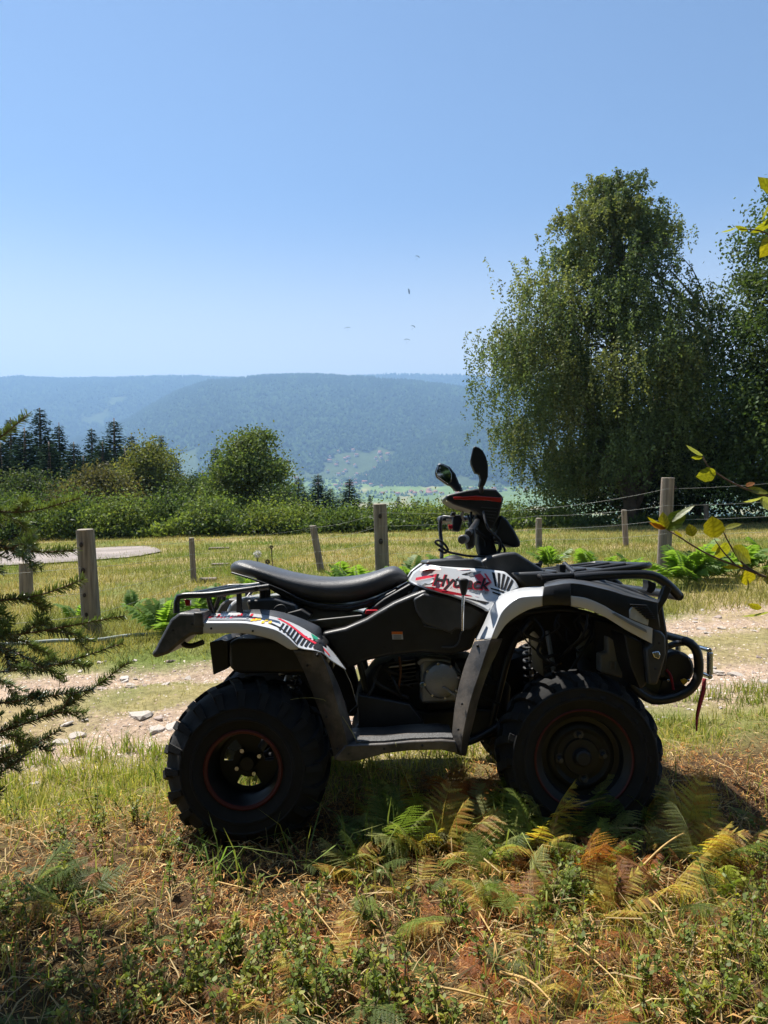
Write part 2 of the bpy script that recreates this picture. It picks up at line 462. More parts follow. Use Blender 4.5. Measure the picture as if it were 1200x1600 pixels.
for cx, cy, sx, sy, k in [(560, 2640, 60, 70, 16), (655, 2420, 45, 70, 16), (500, 2720, 55, 60, 9), (610, 2700, 40, 60, 7), (770, 2500, 50, 80, 10), (420, 2760, 30, 40, 4)]:
    for _ in range(k):
        P_ = cx + vr.gauss(0, 1) * sx; D_ = cy + vr.gauss(0, 1) * sy * 0.7
        if D_ > 2900: D_ = 2850
        house((P_ - 600) / FPX * D_, D_, vr.uniform(8, 12), vr.uniform(10, 20), vr.uniform(4.5, 7), vr.uniform(0, 3.1))

for _ in range(34):
    P_ = vr.uniform(400, 640); T_ = vr.uniform(.01, .13); D_ = float(H1[1](np.array(P_), np.array(T_))); X_ = (P_ - 600) / FPX * D_
    z_ = float(H1[0](np.array(P_), np.array(T_), np.array(D_), np.array(X_), np.array(D_))); house(X_, D_, vr.uniform(8, 12), vr.uniform(10, 18), vr.uniform(4.5, 7), vr.uniform(0, 3.1), z_ - 1)

# ------------------------------------------------------------------ haze
hz = bpy.data.materials.new('haze_air'); hz.use_nodes = True
hz.node_tree.nodes.clear()
ho = hz.node_tree.nodes.new('ShaderNodeOutputMaterial'); hv = hz.node_tree.nodes.new('ShaderNodeVolumePrincipled')
hv.inputs['Color'].default_value = (0.36, 0.61, 1.0, 1); hv.inputs['Density'].default_value = 0.0002; hv.inputs['Anisotropy'].default_value = 0.25
hz.node_tree.links.new(hv.outputs[0], ho.inputs['Volume'])
bm = bmesh.new(); bmesh.ops.create_cube(bm, size=1)
for v in bm.verts: v.co = Vector((v.co.x * 22000, 3500 + v.co.y * 9000, 395 + v.co.z * 1050))
me = bpy.data.meshes.new('haze'); bm.to_mesh(me); bm.free(); me.materials.append(hz)
tag(link('haze', me), kind='stuff', label='pale blue summer haze filling the valley air', cat='haze')

# ------------------------------------------------------------------ quad bike
M['plastic'] = mat_plain('black_plastic', (0.010, 0.010, 0.011), 0.45, var=0.25, scale=20, bump=0.08, bscale=220, dirt=(0.10, 0.085, 0.07), dirt_amt=0.08)
M['plastic_grey'] = mat_plain('dark_grey_plastic', (0.040, 0.042, 0.045), 0.40, var=0.15, scale=20, bump=0.05, bscale=200, dirt=(0.2, 0.18, 0.15), dirt_amt=0.12)
M['guard'] = mat_plain('dusty_guard_plastic', (0.040, 0.038, 0.037), 0.45, var=0.25, scale=14, bump=0.1, bscale=120, dirt=(0.26, 0.22, 0.18), dirt_amt=0.75)
M['white'] = mat_plain('white_plastic', (0.58, 0.59, 0.60), 0.25, var=0.03, coat=0.4)
M['red'] = mat_plain('red_print', (0.62, 0.02, 0.035), 0.3, var=0.05)
M['black_print'] = mat_plain('black_print', (0.008, 0.008, 0.009), 0.6, spec=.2, var=0.1)
M['grey_print'] = mat_plain('grey_print', (0.20, 0.21, 0.22), 0.3, var=0.1)
M['yellow'] = mat_plain('yellow_print', (0.75, 0.45, 0.03), 0.4, var=0.1)
M['green_print'] = mat_plain('green_print', (0.02, 0.28, 0.16), 0.4, var=0.1)
M['orange'] = mat_plain('orange_print', (0.75, 0.16, 0.02), 0.4, var=0.1)
M['seat'] = mat_plain('black_vinyl', (0.055, 0.055, 0.056), 0.40, var=0.2, scale=12, bump=0.25, bscale=320)
M['tyre'] = mat_plain('tyre_rubber', (0.0075, 0.0075, 0.0075), 0.9, var=0.25, scale=10, bump=0.15, bscale=80, dirt=(0.06, 0.05, 0.04), dirt_amt=0.10)
M['rim'] = mat_plain('black_rim', (0.008, 0.008, 0.008), 0.55, metal=0.0, var=0.2)
M['rim_red'] = mat_plain('red_rim_stripe', (0.075, 0.007, 0.006), 0.6, var=0.2)
M['tube'] = mat_plain('black_steel_tube', (0.016, 0.016, 0.017), 0.38, var=0.2, bump=0.06, bscale=300)
M['metal'] = mat_plain('cast_aluminium', (0.34, 0.34, 0.33), 0.5, metal=0.85, var=0.18, scale=14, bump=0.2, bscale=150)
M['chrome'] = mat_plain('bright_steel', (0.62, 0.62, 0.62), 0.2, metal=1.0, var=0.1)
M['dark'] = mat_plain('dark_mechanics', (0.012, 0.012, 0.013), 0.6, var=0.4, scale=30)
M['strap'] = mat_plain('red_webbing', (0.28, 0.012, 0.025), 0.8, var=0.2, scale=60, bump=0.4, bscale=400)
M['lens_red'] = mat_plain('red_lens', (0.42, 0.02, 0.012), 0.15, var=0.1, coat=0.5)
M['lens'] = mat_plain('headlight_glass', (0.46, 0.47, 0.44), 0.12, var=0.15, scale=40, coat=0.6)
M['mirror'] = mat_plain('mirror_glass', (0.75, 0.78, 0.80), 0.03, metal=1.0, var=0.02)
M['bottle'] = mat_plain('milky_plastic', (0.30, 0.29, 0.26), 0.5, var=0.1)
M['tread'] = mat_plain('foot_grip', (0.09, 0.09, 0.09), 0.5, var=0.5, scale=160, bump=0.5, bscale=180)

M['copper'] = mat_plain('copper_pipe', (0.16, 0.07, 0.03), 0.5, metal=0.5)
AY = 3.0
ATV = empty('quad_bike', (0.10, AY, 0.0), 'white and black quad bike with red graphics parked beside the track', 'quad bike')
ROLL = R(6.5)                                        # the bike leans away down the slope
ATV.rotation_euler = (-ROLL, 0, 0)
_R = Matrix.Rotation(-ROLL, 3, 'X'); _n = _R @ Vector((0, 1, 0)); _o = Vector((0.10, AY, 0.0)); _c = Vector((0, 0, CAM_H))
def A(px, py, lat):
    d = at(px, py, 1.0) - _c
    t = (lat + _n.dot(_o - _c)) / _n.dot(d)
    return _R.transposed() @ (_c + d * t - _o)

def finish(me, name, mat, parent=None, bevel=0.0, seg=2, solid=0.0, mirror=False, ang=40, sub=0):
    if mat is not None and not me.materials: me.materials.append(mat)
    bm = bmesh.new(); bm.from_mesh(me); bmesh.ops.recalc_face_normals(bm, faces=bm.faces); bm.to_mesh(me); bm.free()
    if mirror:
        bm = bmesh.new(); bm.from_mesh(me)
        for v in bm.verts: v.co.y = -v.co.y
        bmesh.ops.reverse_faces(bm, faces=bm.faces)
        bm.to_mesh(me); bm.free()
    o = link(name, me, ATV if parent is None else parent)
    me.polygons.foreach_set('use_smooth', np.ones(len(me.polygons), bool))
    if solid:
        md = o.modifiers.new('thick', 'SOLIDIFY'); md.thickness = solid; md.offset = -1
    if bevel:
        md = o.modifiers.new('bevel', 'BEVEL'); md.width = bevel; md.segments = seg; md.limit_method = 'ANGLE'; md.angle_limit = R(30)
    if sub:
        md = o.modifiers.new('sub', 'SUBSURF'); md.levels = sub; md.render_levels = sub
    me.set_sharp_from_angle(angle=R(ang))
    return o

def ring_xz(pts, lat): return [A(x, y, lat) for x, y in pts]

def plate(name, pts, la, lb, mat, parent=None, bevel=0.006, mirror=False, seg=2, smooth=0, scale_back=1.0):
    """outline in photo pixels read on the plane lat=la, extruded to lat=lb"""
    if smooth:
        c = curve_pts(list(pts) + [pts[0]], smooth + 1)[:-1]; pts = [tuple(p) for p in c]
    bm = bmesh.new(); f = [A(x, y, la(x, y)) for x, y in pts] if callable(la) else ring_xz(pts, la)
    c = sum(f, Vector()) / len(f)
    a = [bm.verts.new(p) for p in f]
    b = [bm.verts.new(Vector((c.x + (p.x - c.x) * scale_back, (p.y + lb) if callable(la) else lb, c.z + (p.z - c.z) * scale_back))) for p in f]
    bm.faces.new(a); bm.faces.new(b[::-1])
    n = len(a)
    for i in range(n): bm.faces.new((a[i], b[i], b[(i + 1) % n], a[(i + 1) % n]))
    bmesh.ops.recalc_face_normals(bm, faces=bm.faces)
    me = bpy.data.meshes.new(name); bm.to_mesh(me); bm.free()
    return finish(me, name, mat, parent, bevel, seg, mirror=mirror)

def pair(fn, *a, **k):
    o = fn(*a, **k); k2 = dict(k); k2['mirror'] = True
    fn(*a, **k2)
    return o

def loft(name, curves, mat, parent=None, n=28, solid=0.006, mirror=False, bevel=0.002, rows=None):
    """curves: list of (pixel points, lat or list of lats)"""
    L = []
    for pts, lat in curves:
        lats = [lat] * len(pts) if np.isscalar(lat) else lat
        L.append(curve_pts([A(p[0], p[1], l) for p, l in zip(pts, lats)], n))
    L = np.array(L); k = len(L)
    F = [(i * n + j, i * n + j + 1, (i + 1) * n + j + 1, (i + 1) * n + j) for i in range(k - 1) for j in range(n - 1)]
    me = Geo().add(L.reshape(-1, 3), np.array(F)).mesh(name, mat, color=False)
    o = finish(me, name, mat, parent, bevel, solid=solid, mirror=mirror, ang=50)
    return o

def pipe(name, path, rad, mat=None, parent=None, mirror=False, n=10, smooth=20):
    """path: (px, py, lat)"""
    P = [A(*p) for p in path]
    if smooth and len(P) > 2: P = curve_pts(P, smooth)
    V, F = tube_geo(P, rad, n)
    me = Geo().add(V, F).mesh(name, mat or M['tube'], color=False)
    return finish(me, name, mat or M['tube'], parent, mirror=mirror, ang=60)

def lathe_y(name, prof, c, mat, parent=None, n=40, extra=None, ang=35):
    """profile (radius, y offset) turned about the y axis through c"""
    k = len(prof); V = []; F = []
    for i in range(n):
        a = i * 2 * math.pi / n
        for r, y in prof: V.append((c[0] + r * math.cos(a), c[1] + y, c[2] + r * math.sin(a)))
    for i in range(n):
        for j in range(k - 1):
            i2 = (i + 1) % n
            F.append((i * k + j, i * k + j + 1, i2 * k + j + 1, i2 * k + j))
    g = Geo().add(np.array(V), np.array(F))
    if extra: extra(g)
    return finish(g.mesh(name, mat, color=False), name, mat, parent, ang=ang)

def cyl_between(name, a, b, r, mat, parent=None, n=20, mirror=False, bevel=0.003):
    V, F = tube_geo(np.array([a, b]), r, n)
    return finish(Geo().add(V, F).mesh(name, mat, color=False), name, mat, parent, bevel=bevel, mirror=mirror, ang=40)

# ---- wheels
def wheel(c, side, rt, width, rr, front):
    """c: hub centre on the outer plane; side -1 near, +1 far"""
    s = -side                                          # +1: profile y grows inwards (away from camera for near side)
    cx, cy, cz = c
    w = width
    if front:
        dish = [(0.0, .030), (.030, .030), (.034, .040), (.062, .042), (.066, .052), (.085, .055), (.100, .046), (.112, .050), (.122, .062), (.140, .058), (.146, .030), (.158, .022), (.166, .012), (rr, .010)]
    else:
        dish = [(rr, .012), (rr - .010, .016), (rr - .014, .040), (rr - .022, .060), (rr - .024, .11), (rr - .030, .125)]
    root = lathe_y('wheel', [(r, y * s) for r, y in dish], c, M['rim'], n=48)
    prof = [(rr - .004, .03), (rr + .004, .010), (rr + .020, .002), (rr + .036, -.006), (rr + .039, -.011), (rr + .046, -.011), (rr + .049, -.008), (rr + .075, -.008), (rr + .078, -.011), (rr + .083, -.010), (rr + .086, -.006), (rt - .052, .012), (rt - .030, .030), (rt - .016, .060),
            (rt - .012, w / 2), (rt - .016, w - .06), (rt - .030, w - .03), (rt - .06, w - .01), (rr + .03, w - .0), (rr, w - .02)]
    ct = np.array([cx, cy, cz])
    def lugs(g):
        nl = 20
        for k in range(nl):
            for half in (0, 1):
                a0 = (k + 0.5 * half) * 2 * math.pi / nl
                ys = np.linspace(.012, w * .56, 5) if half == 0 else np.linspace(w - .012, w * .44, 5)
                sweep = np.linspace(0, .17, 5)
                for i in range(4):
                    pts = []
                    for q, yy in ((i, ys[i]), (i + 1, ys[i + 1])):
                        base = np.interp(min(yy, w - yy), [.012, .030, .060, w / 2], [rt - .050, rt - .030, rt - .016, rt - .013])
                        top = np.interp(min(yy, w - yy), [.012, .030, .060, w / 2], [rt - .026, rt - .010, rt, rt + .001])
                        for da in (0, .10):
                            for r_ in (base - .004, top):
                                a = a0 + sweep[q] + da
                                pts.append((cx + r_ * math.cos(a), cy + s * yy, cz + r_ * math.sin(a)))
                    f = [(0, 1, 3, 2), (4, 6, 7, 5), (1, 5, 7, 3), (0, 2, 6, 4), (0, 4, 5, 1), (2, 3, 7, 6)]
                    g.add(pts, np.array(f))
            # shoulder blocks running down the sidewall
            a0 = k * 2 * math.pi / nl
            pts = []
            for r_, yy in ((rt - .075, -.004), (rt - .040, .012), (rt - .022, .022)):
                for da in (0, .09):
                    for up in (0, -.009):
                        a = a0 + da - .02
                        pts.append((cx + r_ * math.cos(a), cy + s * (yy + up), cz + r_ * math.sin(a)))
            f = []
            for q in (0, 4):
                f += [(q + 1, q + 5, q + 7, q + 3), (q, q + 4, q + 5, q + 1), (q + 2, q + 3, q + 7, q + 6)]
            f += [(0, 1, 3, 2), (8, 10, 11, 9)]
            g.add(pts, np.array(f))
    lathe_y('tyre', [(r, y * s) for r, y in prof], c, M['tyre'], root, n=72, extra=lugs, ang=30)
    # red stripe on the rim lip
    if front:
        lathe_y('rim_stripe', [(rr - .004, .009 * s), (rr + .001, .005 * s), (rr + .005, .008 * s)], c, M['rim_red'], root, n=48)
    else:
        lathe_y('rim_stripe', [(rr - .012, .011 * s), (rr - .010, .006 * s), (rr - .001, .003 * s), (rr + .004, .007 * s)], c, M['rim_red'], root, n=48)
    if front:
        lathe_y('hub_cap', [(0, .012 * s), (.022, .012 * s), (.028, .018 * s), (.030, .034 * s)], c, M['dark'], root, n=24)
        for k in range(4):
            a = k * math.pi / 2 + .1
            p = ct + np.array([.078 * math.cos(a), 0, .078 * math.sin(a)])
            lathe_y('lug_nut', [(0, .022 * s), (.008, .022 * s), (.009, .026 * s), (.010, .050 * s), (.019, .052 * s)], p, M['plastic_grey'], root, n=8)
    else:
        # centre disc with triangular openings
        g = Geo(); d = .125 * s; th = .006 * s
        def seg(r0, r1, k, n_): 
            a, b = k * 2 * math.pi / n_, (k + 1) * 2 * math.pi / n_
            P = lambda r, t: (cx + r * math.cos(t), cz + r * math.sin(t))
            return [P(r0, a), P(r1, a), P(r1, b), P(r0, b)]
        def prism(pl):
            V = [(x, cy + d, z) for x, z in pl] + [(x, cy + d + th, z) for x, z in pl]; m_ = len(pl)
            F = [np.array([list(range(m_)), list(range(2 * m_ - 1, m_ - 1, -1))]), np.array([(i, (i + 1) % m_, m_ + (i + 1) % m_, m_ + i) for i in range(m_)])]
            g.add(V, F)
        n_ = 24
        for k in range(n_):
            prism(seg(.0 + .012, .058, k, n_))
            prism(seg(.092, rr - .028, k, n_))
            if k % 8 < 4:                              # openings only in three arcs
                a, b = k * 2 * math.pi / n_, (k + 1) * 2 * math.pi / n_
                P = lambda r, t: (cx + r * math.cos(t), cz + r * math.sin(t))
                if k % 2 == 0: prism([P(.058, a), P(.092, a), P(.092, a + .03)])
                else: prism([P(.058, b), P(.058, b - .03), P(.092, b)])
            else: prism(seg(.058, .092, k, n_))
        finish(g.mesh('wheel_disc', M['rim'], color=False), 'wheel_disc', M['rim'], root, ang=30)
        lathe_y('hub_cap', [(0, .080 * s), (.024, .080 * s), (.030, .088 * s), (.032, .124 * s)], c, M['dark'], root, n=24)
        for k in range(4):
            a = k * math.pi / 2 + .5
            p = ct + np.array([.046 * math.cos(a), 0, .046 * math.sin(a)])
            lathe_y('lug_nut', [(0, .100 * s), (.008, .100 * s), (.009, .104 * s), (.010, .125 * s)], p, M['chrome'], root, n=6)
    return root
hr = A(379, 1204, -.50); hf = A(914, 1188, -.48)
RT = 0.298
wheel((hr.x, -.50, hr.z), -1, RT, .26, .136, False)
wheel((hr.x, .50, hr.z), 1, RT, .26, .136, False)
wheel((hf.x, -.48, hf.z), -1, RT, .21, .172, True)
wheel((hf.x, .48, hf.z), 1, RT, .21, .172, True)
cyl_between('rear_axle', (hr.x, -.38, hr.z), (hr.x, .38, hr.z), .028, M['dark'])
for s in (-1, 1):
    cyl_between('drive_shaft', (hf.x, s * .36, hf.z), (hf.x - .02, s * .10, hf.z + .04), .016, M['dark'])
    for dx in (-.12, .10):
        cyl_between('suspension_arm', (hf.x + dx * .3, s * .36, hf.z - .05), (hf.x + dx, s * .10, hf.z - .03), .014, M['tube'])
        cyl_between('suspension_arm', (hf.x + dx * .3, s * .36, hf.z + .09), (hf.x + dx, s * .12, hf.z + .10), .013, M['tube'])
        cyl_between('suspension_arm', (hr.x + dx * .3, s * .26, hr.z - .04), (hr.x + .30 + dx, s * .12, hr.z - .02), .016, M['tube'])
    cyl_between('steering_knuckle', (hf.x, s * .36, hf.z - .07), (hf.x, s * .36, hf.z + .11), .026, M['dark'])
    # shock absorber: rod plus coil spring
    for base, top in (((hf.x - .03, s * .30, hf.z + .06), (hf.x - .06, s * .17, hf.z + .42)), ((hr.x + .05, s * .22, hr.z + .02), (hr.x + .14, s * .16, hr.z + .38))):
        a, b = np.array(base), np.array(top); ax = b - a; L = np.linalg.norm(ax); ax /= L
        u = np.cross(ax, [0, 1, 0]); u /= np.linalg.norm(u); w_ = np.cross(ax, u)
        t = np.linspace(0, 1, 90)
        hel = a + ax * L * (.15 + .65 * t)[:, None] + .032 * (np.cos(t * 44)[:, None] * u + np.sin(t * 44)[:, None] * w_)
        sh = cyl_between('shock_absorber', base, top, .010, M['metal'])
        V, F = tube_geo(hel, .006, 6)
        finish(Geo().add(V, F).mesh('spring', M['dark'], color=False), 'spring', M['dark'], sh)

# ---- engine, frame and belly
plate('engine_block', [(585, 1040), (640, 1026), (700, 1030), (745, 1030), (760, 1060), (800, 1070), (795, 1120), (740, 1140), (640, 1145), (560, 1150), (556, 1080)], -.13, .13, M['dark'], bevel=.02, seg=3)
eb = A(690, 1064, -.24)
lathe_y('engine_cover', [(0, -.012), (.045, -.010), (.064, 0), (.070, .014), (.072, .05), (.085, .06), (.085, .11)], (eb.x, eb.y, eb.z), M['metal'], n=28)
plate('engine_flange', [(657, 1033), (672, 1027), (712, 1035), (720, 1060), (716, 1098), (657, 1100)], -.205, -.12, M['metal'], bevel=.012)
plate('clutch_lever', [(691, 1075), (694, 1073), (715, 1087), (713, 1091)], -.262, -.25, M['metal'], bevel=.002)
cyl_between('oil_filler', A(660, 1070, -.225), A(660, 1070, -.19), .011, M['chrome'])
pipe('intake_hose', [(655, 1036, -.19), (662, 1030, -.20), (680, 1031, -.20), (705, 1035, -.19)], .012, M['metal'])
plate('belly_guard', [(545, 1150), (585, 1095), (640, 1108), (672, 1112), (720, 1108), (770, 1108), (790, 1150), (720, 1166), (560, 1170)], -.16, .16, M['plastic'], bevel=.01)
plate('side_skirt', [(558, 1085), (620, 1096), (640, 1100), (660, 1125), (668, 1152), (562, 1156)], -.24, -.17, M['plastic'], bevel=.006, mirror=False)
plate('side_skirt', [(558, 1085), (620, 1096), (640, 1100), (660, 1125), (668, 1152), (562, 1156)], -.24, -.17, M['plastic'], bevel=.006, mirror=True)
pair(pipe, 'frame_tube', [(560, 1160, -.18), (640, 1165, -.18), (730, 1160, -.18), (800, 1120, -.17)], .014)
pair(pipe, 'frame_tube', [(760, 1160, -.14), (775, 1100, -.16), (800, 1010, -.17), (830, 970, -.17)], .014)
pair(pipe, 'frame_tube', [(800, 960, -.17), (900, 955, -.17), (1000, 1000, -.17), (1010, 1060, -.17)], .013)
pair(pipe, 'frame_tube', [(560, 1030, -.18), (575, 1090, -.18), (590, 1150, -.18)], .012)
pipe('copper_line', [(624, 1026, -.20), (626, 1050, -.21), (622, 1080, -.2)], .005, M['copper'])
pipe('brake_hose', [(835, 965, -.2), (850, 990, -.25), (840, 1020, -.3), (870, 1040, -.33)], .006, M['dark'])
pipe('brake_hose', [(905, 965, -.2), (925, 985, -.24), (915, 1010, -.3), (890, 1050, -.33)], .006, M['dark'])
plate('wheel_well', [(790, 975), (830, 958), (870, 952), (905, 956), (910, 985), (900, 1010), (905, 1060), (850, 1060), (846, 1000), (835, 985), (820, 1000), (800, 1010), (790, 1060), (770, 1070), (768, 1010)], -.12, .12, M['dark'], bevel=.01)
plate('radiator', [(925, 965), (965, 975), (1000, 1000), (1010, 1060), (985, 1085), (935, 1070)], -.20, .20, M['dark'], bevel=.01)
cb = plate('coolant_bottle', [(950, 994), (972, 1010), (972, 1022), (973, 1060), (938, 1050), (938, 1022), (950, 1020)], -.30, -.24, M['bottle'], bevel=.006)
plate('bottle_rib', [(952, 1034), (958, 1034), (958, 1046), (952, 1046)], -.304, -.298, M['bottle'], cb, bevel=.002)
plate('bottle_rib', [(962, 1034), (965, 1034), (965, 1050), (962, 1050)], -.304, -.298, M['bottle'], cb, bevel=.002)
for s in (-1, 1):
    plate('rear_wheel_well', [(357, 995), (420, 990), (470, 1010), (505, 1030), (540, 1100), (556, 1160), (520, 1160), (495, 1090), (455, 1040), (357, 1010)], -.24, -.22, M['plastic'], bevel=.002, mirror=(s > 0))
plate('rear_frame', [(360, 965), (480, 975), (520, 1000), (520, 1050), (480, 1060), (380, 1030)], -.12, .12, M['dark'], bevel=.01)
plate('silencer', [(357, 1003), (372, 998), (500, 1000), (510, 1010), (510, 1048), (500, 1053), (370, 1053), (357, 1043)], -.42, -.24, M['plastic'], bevel=.025, seg=4)
pair(plate, 'mud_flap', [(327, 1004), (345, 1000), (357, 1002), (357, 1044), (333, 1055)], -.40, -.14, M['plastic'], bevel=.004)

# ---- rear fenders
R_bot = [(317, 990), (345, 990), (370, 989.5), (382, 990), (404, 994), (426, 1000), (441, 1008), (453, 1015), (465, 1015)]
R_top = [(317, 973), (345, 973), (370, 973), (387, 974), (408, 978), (430, 984), (447, 994), (460, 1006), (466, 1013)]
R_out = [(317, 973), (345, 973), (370, 973), (387, 974), (408, 978), (430, 984), (447, 994), (460, 1006), (470, 1013), (501, 1018), (517, 1031), (541, 1046)]
R_inn = [(319, 958), (345, 958), (370, 957.5), (390, 958), (417, 961), (439, 966), (455, 972), (470, 979), (484, 987), (501, 999), (520, 1018), (541, 1046)]
R_in2 = [(345, 956), (378, 954), (400, 952), (430, 954), (460, 962), (485, 972), (501, 981), (503, 996)]
R_in1 = [(345, 958), (370, 957.5), (390, 958), (417, 961), (439, 966), (465, 977), (484, 987), (503, 1000)]
rl = [-.50] * 9 + [-.49, -.46, -.42]; ri = [-.37] * 9 + [-.37, -.38, -.415]
for mi in (False, True):
    f = loft('rear_fender', [(R_bot, -.495), (R_top, -.50)], M['white'], mirror=mi, solid=.004)
    loft('fender_top', [(R_out, rl), (R_inn, ri)], M['white'], f, mirror=mi, solid=.004)
    loft('inner_fender', [(R_in1, -.372), (R_in2, -.32), ([(p[0], p[1] + 6) for p in R_in2], -.26)], M['plastic_grey'], mirror=mi, solid=.004)
    plate('fender_corner', [(235, 1021), (240, 1029), (262, 1022), (287, 1000), (300, 992), (318, 992), (318, 958), (280, 957), (266, 968), (252, 994), (241, 1015)], -.50, -.30, M['guard'], bevel=.010, mirror=mi)
    plate('corner_trim', [(302, 957), (317, 957), (318, 980), (303, 980)], -.503, -.32, M['guard'], bevel=.004, mirror=mi)
    pipe('grab_handle', [(318, 1003, -.42), (300, 1009, -.42), (288, 1007, -.42), (284, 1000, -.42)], .010, M['plastic'], mirror=mi)
    loft('rear_guard', [([(458, 1016), (475, 1050), (491, 1091), (503, 1122), (513, 1150), (523, 1187)], -.46), ([(500, 1019), (513, 1050), (524, 1090), (532, 1120), (540, 1150), (548, 1189)], -.50),
                        ([(503, 1018), (517, 1044), (532, 1077), (543, 1113), (553, 1150), (558, 1170)], -.44)], M['guard'], mirror=mi, solid=.006)
    cyl_between('guard_screw', A(496, 1024, -.50), A(496, 1024, -.485), .006, M['dark'], mirror=mi)
# prints on the rear fender top
_ro = curve_pts([A(p[0], p[1], l) for p, l in zip(R_out, rl)], 80); _ri = curve_pts([A(p[0], p[1], l) for p, l in zip(R_inn, ri)], 80)
def surf(s_, t_):
    i = np.clip(s_, 0, 1) * 79
    P = lambda C: np.array([np.interp(i, np.arange(80), C[:, k]) for k in range(3)])
    a, b = P(_ro), P(_ri); return a * (1 - t_) + b * t_
def decal(name, quads, mat, mirror=False, lift=.0025):
    g = Geo()
    for q in quads:
        (s0, t0), (s1, t1), (s2, t2), (s3, t3) = q; V = []
        for k in range(7):
            w_ = k / 6
            V.append(surf(s0 + (s1 - s0) * w_, t0 + (t1 - t0) * w_)); V.append(surf(s3 + (s2 - s3) * w_, t3 + (t2 - t3) * w_))
        V = np.array(V); up = np.array([0, -.35, .94]) * lift
        g.add(V + up, np.array([(2 * k, 2 * k + 2, 2 * k + 3, 2 * k + 1) for k in range(6)]))
    me = g.mesh(name, mat, color=False)
    if mirror:
        for v in me.vertices: v.co.y = -v.co.y
    return link(name, me, ATV)
dr = random.Random(5)
for mi in (False, True):
    bars = []
    for k in range(11):
        s0 = .47 + k * .027
        bars.append(((s0, .10 + k * .004), (s0 + .012 + k * .0006, .10), (s0 + .034, .66), (s0 + .020, .66)))
    decal('fender_print', bars + [((.40, .30), (.62, .04), (.62, .08), (.40, .42)), ((.72, .06), (.80, .04), (.78, .5), (.74, .55))], M['black_print'], mi)
    decal('fender_print', [((.45, .86), (.84, .20), (.85, .33), (.47, .93))], M['red'], mi)
    sh_r, sh_k, sh_y = [], [], []
    for k in range(15):
        s0 = .02 + k * .020; t0 = dr.uniform(.3, .55); h = dr.uniform(.2, .42)
        q = ((s0, t0), (s0 + .014, t0 + .05), (s0 + .024, t0 + h), (s0 + .008, t0 + h * .8))
        (sh_r if dr.random() < .55 else sh_k).append(q)
    for k in range(6):
        s0 = .29 + k * .022; t0 = dr.uniform(.15, .5); sh_y.append(((s0, t0), (s0 + .02, t0 + .1), (s0 + .022, t0 + .3), (s0 + .004, t0 + .22)))
    decal('fender_print', sh_r + [((.005, .35), (.05, .5), (.07, .62), (.01, .55))], M['red'], mi)
    decal('fender_print', sh_k + [((.03, .20), (.30, .20), (.30, .34), (.03, .40))], M['grey_print'], mi)
    decal('fender_print', sh_y, M['yellow'], mi)
decal('warning_sticker', [((.68, .93), (.73, .93), (.74, .70), (.70, .72))], M['green_print'])
decal('warning_sticker', [((.75, .93), (.80, .93), (.80, .68), (.76, .66))], M['orange'])

# ---- foot wells
for mi in (False, True):
    fb = plate('footboard', [(522, 1186), (540, 1164), (600, 1162), (640, 1158), (690, 1156), (712, 1158), (716, 1178), (690, 1172), (640, 1173), (600, 1178), (560, 1189), (530, 1190)], -.50, -.24, M['guard'], bevel=.005, mirror=mi)
    plate('foot_grip', [(556, 1162.2), (600, 1161.2), (640, 1157.2), (690, 1155.2), (708, 1156), (708, 1152), (690, 1151.5), (640, 1153), (600, 1157), (556, 1158)], -.485, -.42, M['tread'], fb, bevel=.001, mirror=mi)
    loft('front_guard', [([(741, 1002), (734, 1019), (724, 1045), (713, 1088), (708, 1125), (706, 1158), (712, 1178)], -.45), ([(767, 999), (758, 1025), (750, 1050), (737, 1088), (728, 1125), (722, 1158), (721, 1181)], -.50),
                         ([(786, 998), (777, 1020), (765, 1045), (750, 1088), (741, 1125), (733, 1158), (729, 1181)], -.44)], M['guard'], mirror=mi, solid=.006)
    cyl_between('guard_screw', A(746, 1009, -.475), A(746, 1009, -.45), .005, M['dark'], mirror=mi)

